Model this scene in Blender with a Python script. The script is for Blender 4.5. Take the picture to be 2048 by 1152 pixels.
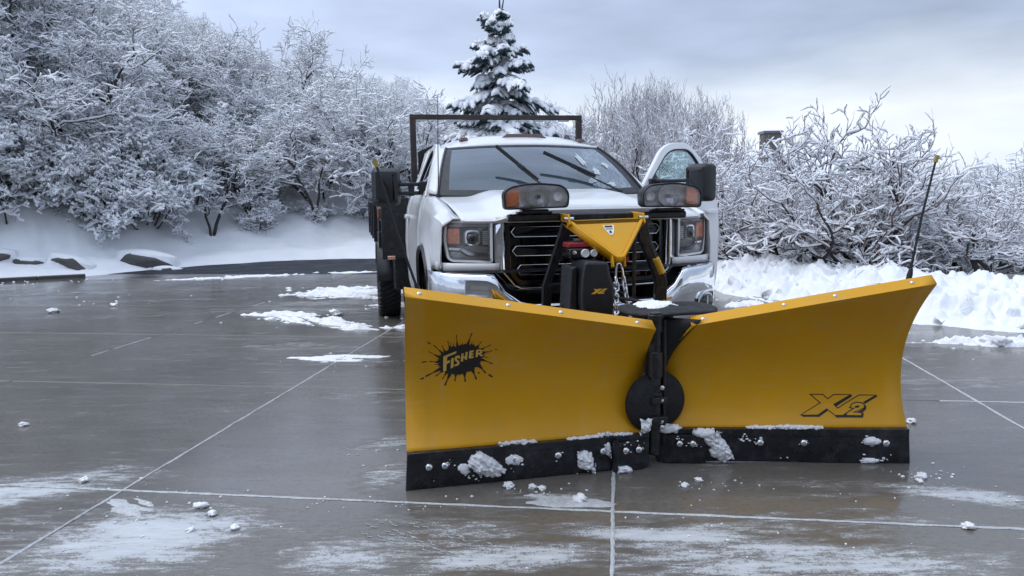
import bpy, bmesh, math, random
import numpy as np
from mathutils import Matrix, Vector

# ------------------------------------------------------------------ scene, camera, light
scn = bpy.context.scene
for o in list(bpy.data.objects):
    bpy.data.objects.remove(o)
COL = scn.collection
R = math.radians

H, FPX = 1.40, 1500.0
PIT, ROLL = math.atan(187 / 1500.0), R(0.9)
cp, sp = math.cos(PIT), math.sin(PIT)
fw = Vector((0, cp, -sp)); r0 = Vector((1, 0, 0)); u0 = Vector((0, sp, cp))
rt = r0 * math.cos(ROLL) - u0 * math.sin(ROLL)
up = u0 * math.cos(ROLL) + r0 * math.sin(ROLL)
cam_d = bpy.data.cameras.new('camera')
cam = bpy.data.objects.new('camera', cam_d); COL.objects.link(cam)
m = Matrix((rt, up, -fw)).transposed().to_4x4()
m.translation = (0, 0, H)
cam.matrix_world = m
cam_d.sensor_width = 36.0
cam_d.lens = FPX / 2048 * 36
cam_d.clip_start = 0.05; cam_d.clip_end = 3000
scn.camera = cam

SUN_EL, SUN_AZ = R(60), R(-85)      # high behind cloud, to the left
world = bpy.data.worlds.new('World'); scn.world = world
world.use_nodes = True
nt = world.node_tree; nt.nodes.clear()
def WN(t, **k):
    n = nt.nodes.new(t)
    for a, b in k.items(): setattr(n, a, b)
    return n
out = WN('ShaderNodeOutputWorld'); bg = WN('ShaderNodeBackground')
nt.links.new(bg.outputs[0], out.inputs[0])
sky = WN('ShaderNodeTexSky', sky_type='NISHITA'); sky.sun_disc = False
sky.sun_elevation = SUN_EL; sky.sun_rotation = SUN_AZ
skm = WN('ShaderNodeVectorMath', operation='SCALE'); skm.inputs['Scale'].default_value = 0.08
nt.links.new(sky.outputs[0], skm.inputs[0])
tc = WN('ShaderNodeTexCoord')
sep = WN('ShaderNodeSeparateXYZ'); nt.links.new(tc.outputs['Generated'], sep.inputs[0])
mp = WN('ShaderNodeMapping'); mp.inputs['Scale'].default_value = (1.0, 1.0, 3.6); mp.inputs['Location'].default_value = (0.35, 0.2, 0.1)
nt.links.new(tc.outputs['Generated'], mp.inputs[0])
n1 = WN('ShaderNodeTexNoise'); n1.inputs['Scale'].default_value = 1.7; n1.inputs['Detail'].default_value = 5; n1.inputs['Roughness'].default_value = 0.5
n2 = WN('ShaderNodeTexNoise'); n2.inputs['Scale'].default_value = 3.2; n2.inputs['Detail'].default_value = 6
nt.links.new(mp.outputs[0], n1.inputs['Vector']); nt.links.new(mp.outputs[0], n2.inputs['Vector'])
# height of the cloud base wobbles: elevation + noise drives the ramp
ad = WN('ShaderNodeMath', operation='MULTIPLY_ADD'); ad.inputs[1].default_value = 0.14
nt.links.new(n1.outputs[0], ad.inputs[0]); nt.links.new(sep.outputs['Z'], ad.inputs[2])
ramp = WN('ShaderNodeValToRGB')
cr = ramp.color_ramp
cr.elements[0].position = 0.08; cr.elements[0].color = (0.76, 0.84, 0.95, 1)
cr.elements[1].position = 0.160; cr.elements[1].color = (0.86, 0.92, 0.99, 1)
for pos, c in ((0.192, (0.64, 0.72, 0.84, 1)), (0.235, (0.41, 0.485, 0.645, 1)), (0.33, (0.42, 0.50, 0.675, 1)), (0.45, (0.455, 0.545, 0.715, 1)), (1.0, (0.50, 0.58, 0.74, 1))):
    e = cr.elements.new(pos); e.color = c
nt.links.new(ad.outputs[0], ramp.inputs[0])
r2 = WN('ShaderNodeMapRange'); r2.inputs['From Min'].default_value = 0.3; r2.inputs['From Max'].default_value = 0.72
r2.inputs['To Min'].default_value = 0.80; r2.inputs['To Max'].default_value = 1.22
nt.links.new(n2.outputs[0], r2.inputs[0])
mul = WN('ShaderNodeVectorMath', operation='SCALE')
nt.links.new(ramp.outputs[0], mul.inputs[0]); nt.links.new(r2.outputs[0], mul.inputs['Scale'])
# cloud is brighter towards the hidden sun
dt = WN('ShaderNodeVectorMath', operation='DOT_PRODUCT'); nt.links.new(tc.outputs['Generated'], dt.inputs[0])
dt.inputs[1].default_value = (math.sin(SUN_AZ) * math.cos(SUN_EL), math.cos(SUN_AZ) * math.cos(SUN_EL), math.sin(SUN_EL))
r3 = WN('ShaderNodeMapRange'); r3.inputs['From Min'].default_value = -0.1; r3.inputs['From Max'].default_value = 0.55; r3.inputs['To Min'].default_value = 0.96; r3.inputs['To Max'].default_value = 1.62
nt.links.new(dt.outputs['Value'], r3.inputs[0])
mul2 = WN('ShaderNodeVectorMath', operation='SCALE'); nt.links.new(mul.outputs[0], mul2.inputs[0]); nt.links.new(r3.outputs[0], mul2.inputs['Scale'])
mul = mul2
mx = WN('ShaderNodeMix', data_type='RGBA'); mx.inputs[0].default_value = 0.94
nt.links.new(skm.outputs[0], mx.inputs[6]); nt.links.new(mul.outputs[0], mx.inputs[7])
nt.links.new(mx.outputs[2], bg.inputs[0])
bg.inputs['Strength'].default_value = 0.88

sd = bpy.data.lights.new('sun', 'SUN'); sd.energy = 1.05; sd.angle = R(50); sd.color = (1.0, 0.96, 0.91)
sun = bpy.data.objects.new('sun', sd); COL.objects.link(sun)
sdir = Vector((math.sin(SUN_AZ) * math.cos(SUN_EL), math.cos(SUN_AZ) * math.cos(SUN_EL), math.sin(SUN_EL)))
sun.rotation_euler = sdir.to_track_quat('Z', 'Y').to_euler()
sun.location = (0, 0, 30)

vs = scn.view_settings
vs.view_transform = 'Standard'; vs.look = 'None'; vs.exposure = 0.35; vs.gamma = 1.0; vs.use_curve_mapping = False
scn.render.engine = 'CYCLES'
scn.cycles.max_bounces = 6; scn.cycles.diffuse_bounces = 3; scn.cycles.glossy_bounces = 3
scn.cycles.transparent_max_bounces = 8; scn.cycles.transmission_bounces = 3
scn.cycles.caustics_reflective = False; scn.cycles.caustics_refractive = False
scn.cycles.use_denoising = True

# ------------------------------------------------------------------ materials
def mat(name, col, rough=0.5, metal=0.0, var=0.0, vscale=8.0, bump=0.0, bscale=60.0, coat=0.0, spec=0.5, dirt=None, dirt_amt=0.5, dscale=4.0):
    m = bpy.data.materials.new(name); m.use_nodes = True
    t = m.node_tree; b = t.nodes['Principled BSDF']
    b.inputs['Base Color'].default_value = (*col, 1); b.inputs['Roughness'].default_value = rough
    b.inputs['Metallic'].default_value = metal; b.inputs['Coat Weight'].default_value = coat
    b.inputs['Coat Roughness'].default_value = 0.08; b.inputs['Specular IOR Level'].default_value = spec
    if var or dirt or bump:
        c = t.nodes.new('ShaderNodeTexCoord')
        last = None
        if var:
            n = t.nodes.new('ShaderNodeTexNoise'); n.inputs['Scale'].default_value = vscale; n.inputs['Detail'].default_value = 5
            t.links.new(c.outputs['Object'], n.inputs['Vector'])
            mr = t.nodes.new('ShaderNodeMapRange'); mr.inputs[1].default_value = 0.25; mr.inputs[2].default_value = 0.75
            mr.inputs[3].default_value = 1 - var; mr.inputs[4].default_value = 1 + var
            t.links.new(n.outputs[0], mr.inputs[0])
            vm = t.nodes.new('ShaderNodeVectorMath'); vm.operation = 'SCALE'; vm.inputs[0].default_value = col
            t.links.new(mr.outputs[0], vm.inputs['Scale']); last = vm.outputs[0]
            ma = t.nodes.new('ShaderNodeMath'); ma.operation = 'MULTIPLY'; ma.inputs[1].default_value = rough
            t.links.new(mr.outputs[0], ma.inputs[0]); t.links.new(ma.outputs[0], b.inputs['Roughness'])
        if dirt:
            n = t.nodes.new('ShaderNodeTexNoise'); n.inputs['Scale'].default_value = dscale; n.inputs['Detail'].default_value = 8; n.inputs['Roughness'].default_value = 0.65
            t.links.new(c.outputs['Object'], n.inputs['Vector'])
            mr = t.nodes.new('ShaderNodeMapRange'); mr.inputs[1].default_value = 0.48; mr.inputs[2].default_value = 0.72
            mr.inputs[3].default_value = 0; mr.inputs[4].default_value = dirt_amt
            t.links.new(n.outputs[0], mr.inputs[0])
            mxn = t.nodes.new('ShaderNodeMix'); mxn.data_type = 'RGBA'
            mxn.inputs[6].default_value = (*col, 1); mxn.inputs[7].default_value = (*dirt, 1)
            if last: t.links.new(last, mxn.inputs[6])
            t.links.new(mr.outputs[0], mxn.inputs[0]); last = mxn.outputs[2]
        if last: t.links.new(last, b.inputs['Base Color'])
        if bump:
            n = t.nodes.new('ShaderNodeTexNoise'); n.inputs['Scale'].default_value = bscale; n.inputs['Detail'].default_value = 4
            t.links.new(c.outputs['Object'], n.inputs['Vector'])
            bn = t.nodes.new('ShaderNodeBump'); bn.inputs['Strength'].default_value = bump; bn.inputs['Distance'].default_value = 0.02
            t.links.new(n.outputs[0], bn.inputs['Height']); t.links.new(bn.outputs[0], b.inputs['Normal'])
    return m

def glass(name, tint, refl=0.12, rough=0.02, trans=0.8, base=(0.02, 0.02, 0.02), ior=1.5):
    m = bpy.data.materials.new(name); m.use_nodes = True
    t = m.node_tree; t.nodes.clear()
    o = t.nodes.new('ShaderNodeOutputMaterial')
    tr = t.nodes.new('ShaderNodeBsdfTransparent'); tr.inputs[0].default_value = (*tint, 1)
    df = t.nodes.new('ShaderNodeBsdfDiffuse'); df.inputs[0].default_value = (*base, 1)
    gl = t.nodes.new('ShaderNodeBsdfGlossy'); gl.inputs['Roughness'].default_value = rough; gl.inputs[0].default_value = (0.9, 0.95, 1, 1)
    m1 = t.nodes.new('ShaderNodeMixShader'); m1.inputs[0].default_value = trans
    t.links.new(df.outputs[0], m1.inputs[1]); t.links.new(tr.outputs[0], m1.inputs[2])
    lw = t.nodes.new('ShaderNodeFresnel'); lw.inputs['IOR'].default_value = ior
    ad = t.nodes.new('ShaderNodeMath'); ad.operation = 'ADD'; ad.inputs[1].default_value = refl; ad.use_clamp = True
    t.links.new(lw.outputs[0], ad.inputs[0])
    m2 = t.nodes.new('ShaderNodeMixShader'); t.links.new(ad.outputs[0], m2.inputs[0])
    t.links.new(m1.outputs[0], m2.inputs[1]); t.links.new(gl.outputs[0], m2.inputs[2])
    t.links.new(m2.outputs[0], o.inputs[0])
    return m

M = {}
M['snow'] = mat('snow', (0.86, 0.88, 0.90), 0.65, var=0.03, vscale=3, bump=0.35, bscale=9, spec=0.2)
M['snow_clod'] = mat('snow_clod', (0.90, 0.91, 0.93), 0.6, var=0.06, vscale=14, bump=0.6, bscale=45, spec=0.25)
M['tree_snow'] = mat('tree_snow', (0.86, 0.88, 0.91), 0.7, spec=0.1)
M['bark'] = mat('bark', (0.070, 0.062, 0.060), 0.9, var=0.35, vscale=7, bump=0.5, bscale=30, spec=0.1)
M['twig'] = mat('twig', (0.115, 0.095, 0.092), 0.9, spec=0.1)
M['pink_twig'] = mat('pink_twig', (0.17, 0.105, 0.105), 0.9, spec=0.1)
M['needle'] = mat('needle', (0.050, 0.084, 0.094), 0.7, var=0.3, vscale=5, spec=0.2)
M['asphalt'] = mat('asphalt', (0.022, 0.026, 0.036), 0.5, var=0.35, vscale=2.2, bump=0.3, bscale=120, spec=0.28)
M['rock'] = mat('rock', (0.085, 0.082, 0.080), 0.85, var=0.4, vscale=6, bump=0.8, bscale=20)
M['white_paint'] = mat('white_paint', (0.79, 0.80, 0.81), 0.25, coat=0.35, dirt=(0.42, 0.40, 0.37), dirt_amt=0.16, dscale=2.0)
M['chrome'] = mat('chrome', (0.80, 0.82, 0.85), 0.07, 1.0, dirt=(0.45, 0.45, 0.45), dirt_amt=0.30, dscale=7)
M['dull_chrome'] = mat('dull_chrome', (0.62, 0.64, 0.66), 0.18, 1.0, var=0.15, vscale=30)
M['black_plastic'] = mat('black_plastic', (0.010, 0.011, 0.014), 0.45, var=0.25, vscale=20, bump=0.15, bscale=200)
M['gloss_black'] = mat('gloss_black', (0.010, 0.010, 0.012), 0.16, var=0.3, vscale=10)
M['black_steel'] = mat('black_steel', (0.012, 0.013, 0.016), 0.33, var=0.4, vscale=18, dirt=(0.07, 0.07, 0.07), dirt_amt=0.5, dscale=22)
M['edge_steel'] = mat('edge_steel', (0.011, 0.012, 0.016), 0.30, var=0.4, vscale=14, dirt=(0.10, 0.10, 0.11), dirt_amt=0.35, dscale=16, bump=0.1, bscale=50)
M['rubber'] = mat('rubber', (0.014, 0.014, 0.015), 0.75, var=0.3, vscale=25, bump=0.3, bscale=90)
M['yellow'] = mat('yellow', (0.70, 0.345, 0.006), 0.40, var=0.07, vscale=2.5, coat=0.08, spec=0.3, dirt=(0.46, 0.30, 0.08), dirt_amt=0.30, dscale=2.2)
def grime(m):
    """scrape lines and dried salt film across the blade"""
    t = m.node_tree; b = t.nodes['Principled BSDF']; src = b.inputs['Base Color'].links[0].from_socket
    c = t.nodes.new('ShaderNodeTexCoord')
    def layer(src, scl, nscale, lo, hi, amt, col):
        mpn = t.nodes.new('ShaderNodeMapping'); mpn.inputs['Scale'].default_value = scl; t.links.new(c.outputs['Object'], mpn.inputs[0])
        n = t.nodes.new('ShaderNodeTexNoise'); n.inputs['Scale'].default_value = nscale; n.inputs['Detail'].default_value = 7; n.inputs['Roughness'].default_value = 0.62; t.links.new(mpn.outputs[0], n.inputs['Vector'])
        r = t.nodes.new('ShaderNodeMapRange'); r.inputs[1].default_value = lo; r.inputs[2].default_value = hi; r.inputs[3].default_value = 0; r.inputs[4].default_value = amt; t.links.new(n.outputs[0], r.inputs[0])
        x = t.nodes.new('ShaderNodeMix'); x.data_type = 'RGBA'; t.links.new(r.outputs[0], x.inputs[0]); t.links.new(src, x.inputs[6]); x.inputs[7].default_value = (*col, 1)
        return x.outputs[2]
    s = layer(src, (1.2, 1.2, 16), 3.0, .58, .74, .28, (.62, .45, .18))
    s = layer(s, (1.5, 1.5, 30), 6.0, .64, .74, .40, (.30, .16, .02))
    s = layer(s, (3, 3, 1.2), 5.0, .56, .80, .30, (.58, .43, .20))
    t.links.new(s, b.inputs['Base Color'])
grime(M['yellow'])
M['yellow_cap'] = mat('yellow_cap', (0.75, 0.42, 0.03), 0.45, var=0.1, vscale=20)
M['decal_black'] = mat('decal_black', (0.012, 0.012, 0.013), 0.45)
M['decal_yellow'] = mat('decal_yellow', (0.76, 0.50, 0.10), 0.45)
M['decal_white'] = mat('decal_white', (0.80, 0.80, 0.78), 0.4)
M['amber'] = mat('amber', (0.95, 0.22, 0.03), 0.15, coat=0.6, var=0.3, vscale=60)
M['smoked_amber'] = mat('smoked_amber', (0.10, 0.055, 0.05), 0.3, coat=0.3)
M['reflector'] = mat('reflector', (0.93, 0.94, 0.95), 0.16, 0.25, var=0.30, vscale=30)
M['lamp_grey'] = mat('lamp_grey', (0.78, 0.79, 0.80), 0.3, coat=0.4)
M['lamp_dark'] = mat('lamp_dark', (0.085, 0.088, 0.095), 0.3)
M['lens_dark'] = mat('lens_dark', (0.02, 0.022, 0.028), 0.04, coat=1.0)
M['red_paint'] = mat('red_paint', (0.28, 0.02, 0.03), 0.35)
M['rust_steel'] = mat('rust_steel', (0.030, 0.024, 0.023), 0.6, var=0.4, vscale=20, dirt=(0.10, 0.05, 0.035), dirt_amt=0.5, dscale=12)
M['wood'] = mat('wood', (0.16, 0.075, 0.04), 0.7, var=0.4, vscale=8)
M['interior'] = mat('interior', (0.05, 0.053, 0.06), 0.8)
M['brick'] = mat('brick', (0.10, 0.085, 0.08), 0.85, var=0.3, vscale=10)
M['zinc'] = mat('zinc', (0.72, 0.73, 0.74), 0.22, 1.0)
M['windshield'] = glass('windshield', (0.42, 0.50, 0.56), 0.10, 0.03, 0.62, (0.10, 0.135, 0.17))
M['side_glass'] = glass('side_glass', (0.66, 0.86, 0.83), 0.0, 0.02, 0.82, (0.36, 0.52, 0.50), 1.15)
M['lens_clear'] = glass('lens_clear', (0.97, 0.97, 0.98), 0.03, 0.03, 0.95, (0.7, 0.7, 0.7), 1.4)
M['lens_milky'] = glass('lens_milky', (0.96, 0.96, 0.97), 0.0, 0.08, 0.86, (0.66, 0.67, 0.68), 1.25)
M['ice'] = mat('ice', (0.52, 0.54, 0.55), 0.35, var=0.2, vscale=40, bump=0.5, bscale=80)

# ------------------------------------------------------------------ mesh helpers
class MB:
    def __init__(s): s.V = []; s.F = []
    def add(s, V, F):
        b = len(s.V); s.V += [tuple(v) for v in V]; s.F += [tuple(i + b for i in f) for f in F]; return s
    def box(s, x0, x1, y0, y1, z0, z1):
        return s.add([(x, y, z) for x in (x0, x1) for y in (y0, y1) for z in (z0, z1)],
                     [(0, 1, 3, 2), (4, 6, 7, 5), (0, 4, 5, 1), (2, 3, 7, 6), (0, 2, 6, 4), (1, 5, 7, 3)])
    def beam(s, a, b, w, h, upv=(0, 0, 1)):
        a = Vector(a); b = Vector(b); d = (b - a).normalized(); u = Vector(upv)
        sx = d.cross(u)
        if sx.length < 1e-4: sx = d.cross(Vector((0, 1, 0)))
        sx.normalize(); u = sx.cross(d).normalized()
        V = [p + sx * (w / 2 * i) + u * (h / 2 * j) for p in (a, b) for i, j in ((-1, -1), (1, -1), (1, 1), (-1, 1))]
        return s.add(V, [(3, 2, 1, 0), (4, 5, 6, 7), (0, 1, 5, 4), (1, 2, 6, 5), (2, 3, 7, 6), (3, 0, 4, 7)])
    def grid(s, rows, closed=False):
        n = len(rows[0]); V = [p for r in rows for p in r]; F = []
        for i in range(len(rows) - 1):
            for j in range(n if closed else n - 1):
                k = (j + 1) % n
                F.append((i * n + j, i * n + k, (i + 1) * n + k, (i + 1) * n + j))
        return s.add(V, F)
    def tube(s, path, r, n=8, closed=False, cap=True):
        path = [Vector(p) for p in path]; N = len(path)
        rs = r if isinstance(r, (list, tuple)) else [r] * N
        V = []; prev = None
        for i, p in enumerate(path):
            a = path[(i - 1) % N] if (i or closed) else p
            b = path[(i + 1) % N] if (i < N - 1 or closed) else p
            t = (b - a).normalized()
            if prev is None:
                ref = Vector((0, 0, 1)) if abs(t.z) < 0.9 else Vector((1, 0, 0))
                u = t.cross(ref).normalized()
            else:
                u = (prev - t * prev.dot(t)).normalized()
            prev = u; w = t.cross(u)
            for k in range(n):
                q = 2 * math.pi * k / n
                V.append(p + (u * math.cos(q) + w * math.sin(q)) * rs[i])
        F = []
        for i in range(N if closed else N - 1):
            for k in range(n):
                i2 = (i + 1) % N; k2 = (k + 1) % n
                F.append((i * n + k, i * n + k2, i2 * n + k2, i2 * n + k))
        if cap and not closed:
            F.append(tuple(range(n))[::-1]); F.append(tuple((N - 1) * n + k for k in range(n)))
        return s.add(V, F)
    def prism(s, poly, f, t0, t1):
        n = len(poly)
        V = [f(a, b, t0) for a, b in poly] + [f(a, b, t1) for a, b in poly]
        F = [tuple(range(n)), tuple(range(n, 2 * n))[::-1]] + [(i, i + n, (i + 1) % n + n, (i + 1) % n) for i in range(n)]
        return s.add(V, F)
    def sheet(s, poly, f):
        return s.add([f(a, b) for a, b in poly], [tuple(range(len(poly)))])
    def ring(s, outer, inner, f, t0, t1):
        return s.grid([[f(a, b, t0) for a, b in outer], [f(a, b, t0) for a, b in inner], [f(a, b, t1) for a, b in inner], [f(a, b, t1) for a, b in outer], [f(a, b, t0) for a, b in outer]], True)
    def lathe(s, prof, o, ax, n=24):
        o = Vector(o); ax = Vector(ax).normalized()
        ref = Vector((0, 0, 1)) if abs(ax.z) < 0.9 else Vector((1, 0, 0))
        u = ax.cross(ref).normalized(); w = ax.cross(u)
        return s.grid([[o + ax * h + (u * math.cos(2 * math.pi * k / n) + w * math.sin(2 * math.pi * k / n)) * r for k in range(n)] for r, h in prof], True)
    def build(s, name, material, parent=None, angle=35, bevel=0, solid=0, sub=0, off=(0, 0, 0), bseg=2, kind=None, label=None):
        me = bpy.data.meshes.new(name)
        ox, oy, oz = off
        me.from_pydata([(a + ox, b + oy, c + oz) for a, b, c in s.V], [], s.F)
        me.validate()
        bm = bmesh.new(); bm.from_mesh(me)
        bmesh.ops.remove_doubles(bm, verts=bm.verts, dist=1e-5)
        bmesh.ops.recalc_face_normals(bm, faces=bm.faces)
        bm.to_mesh(me); bm.free()
        if material: me.materials.append(material)
        o = bpy.data.objects.new(name, me); COL.objects.link(o)
        if parent: o.parent = parent
        if angle:
            me.polygons.foreach_set('use_smooth', [True] * len(me.polygons))
            me.set_sharp_from_angle(angle=R(angle))
        if solid:
            md = o.modifiers.new('solid', 'SOLIDIFY'); md.thickness = solid; md.offset = 0
        if bevel:
            md = o.modifiers.new('bevel', 'BEVEL'); md.width = bevel; md.segments = bseg; md.limit_method = 'ANGLE'; md.angle_limit = R(40)
        if sub:
            md = o.modifiers.new('sub', 'SUBSURF'); md.levels = sub; md.render_levels = sub
        if kind: o['kind'] = kind
        if label: o['label'] = label
        return o

def np_obj(name, V, F, material, parent=None, smooth=True):
    """V (n,3) array, F (m,k) array of equal-size faces"""
    V = np.asarray(V, np.float32); F = np.asarray(F, np.int32)
    me = bpy.data.meshes.new(name)
    me.vertices.add(len(V)); me.vertices.foreach_set('co', V.ravel())
    k = F.shape[1]
    me.loops.add(F.size); me.loops.foreach_set('vertex_index', F.ravel())
    me.polygons.add(len(F)); me.polygons.foreach_set('loop_start', np.arange(0, F.size, k, dtype=np.int32))
    me.polygons.foreach_set('loop_total', np.full(len(F), k, np.int32))
    if smooth: me.polygons.foreach_set('use_smooth', np.ones(len(F), bool))
    me.update(calc_edges=True); me.validate()
    me.materials.append(material)
    o = bpy.data.objects.new(name, me); COL.objects.link(o)
    if parent: o.parent = parent
    return o

def empty(name, loc=(0, 0, 0), rz=0.0):
    o = bpy.data.objects.new(name, None); COL.objects.link(o)
    o.location = loc; o.rotation_euler = (0, 0, rz); o.empty_display_size = 0.2
    return o
def tag(o, label, cat, group=None, kind=None):
    o['label'] = label
    if cat: o['category'] = cat
    if group: o['group'] = group
    if kind: o['kind'] = kind
    return o
def struct(o, label=None):
    o['kind'] = 'structure'
    if label: o['label'] = label
    return o

def round_poly(pts, r, n=5):
    res = []; N = len(pts)
    for i in range(N):
        p = Vector(pts[i]); a = Vector(pts[i - 1]) - p; b = Vector(pts[(i + 1) % N]) - p
        rr = min(r[i] if isinstance(r, (list, tuple)) else r, a.length * 0.48, b.length * 0.48)
        if rr < 1e-5: res.append(tuple(p)); continue
        A = p + a.normalized() * rr; B = p + b.normalized() * rr
        for k in range(n + 1):
            t = k / n
            q = A * (1 - t) ** 2 + p * 2 * t * (1 - t) + B * t * t
            res.append((q.x, q.y))
    return res
def inset(poly, d):
    N = len(poly); P = [Vector(p) for p in poly]; res = []
    ar = sum(P[i].x * P[(i + 1) % N].y - P[(i + 1) % N].x * P[i].y for i in range(N))
    sg = 1 if ar > 0 else -1
    for i in range(N):
        a = P[i] - P[i - 1]; b = P[(i + 1) % N] - P[i]
        if a.length < 1e-7: a = b
        if b.length < 1e-7: b = a
        na = Vector((-a.y, a.x)).normalized() * sg; nb = Vector((-b.y, b.x)).normalized() * sg
        n = na + nb
        if n.length < 1e-6: n = na
        n.normalize(); c = max(0.45, n.dot(na))
        q = P[i] + n * (d / c); res.append((q.x, q.y))
    return res
def lerp(a, b, t): return a + (b - a) * t
def interp(x, xs, ys): return float(np.interp(x, xs, ys))
def sm(a, b, x):
    t = np.clip((x - a) / (b - a), 0, 1); return t * t * (3 - 2 * t)

# value noise, vectorised
def _hash(ix, iy, seed):
    h = (ix.astype(np.int64) * 374761393 + iy.astype(np.int64) * 668265263 + seed * 1442695041) & 0x7fffffff
    h = ((h ^ (h >> 13)) * 1274126177) & 0x7fffffff
    h = (h ^ (h >> 16)) & 0xffffff
    return h / float(0xffffff)
def vnoise(x, y, seed=0):
    x = np.asarray(x, float); y = np.asarray(y, float)
    ix = np.floor(x); iy = np.floor(y); fx = x - ix; fy = y - iy
    fx = fx * fx * (3 - 2 * fx); fy = fy * fy * (3 - 2 * fy)
    a = _hash(ix, iy, seed); b = _hash(ix + 1, iy, seed); c = _hash(ix, iy + 1, seed); d = _hash(ix + 1, iy + 1, seed)
    return (a * (1 - fx) + b * fx) * (1 - fy) + (c * (1 - fx) + d * fx) * fy
def fbm(x, y, seed=0, o=4):
    v = 0; a = 0.5; f = 1.0
    for k in range(o):
        v = v + a * vnoise(x * f + 17.3 * k, y * f - 9.1 * k, seed + k); a *= 0.5; f *= 2.03
    return v
M['frost'] = glass('frost', (0.95, 0.97, 0.98), 0.02, 0.3, 0.45, (0.72, 0.78, 0.80))
M['tip'] = mat('tip', (0.36, 0.27, 0.06), 0.6)
M['tread'] = mat('tread', (0.40, 0.41, 0.42), 0.4, var=0.3, vscale=50)
M['siding'] = mat('siding', (0.26, 0.235, 0.21), 0.8, var=0.3, vscale=3)
M['dry_grass'] = mat('dry_grass', (0.34, 0.25, 0.15), 0.8, var=0.3, vscale=9)
M['lower_lamp'] = mat('lower_lamp', (0.74, 0.75, 0.77), 0.25, coat=0.4, var=0.15, vscale=30)
M['garage'] = mat('garage', (0.34, 0.32, 0.29), 0.6, var=0.15, vscale=4)
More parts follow.
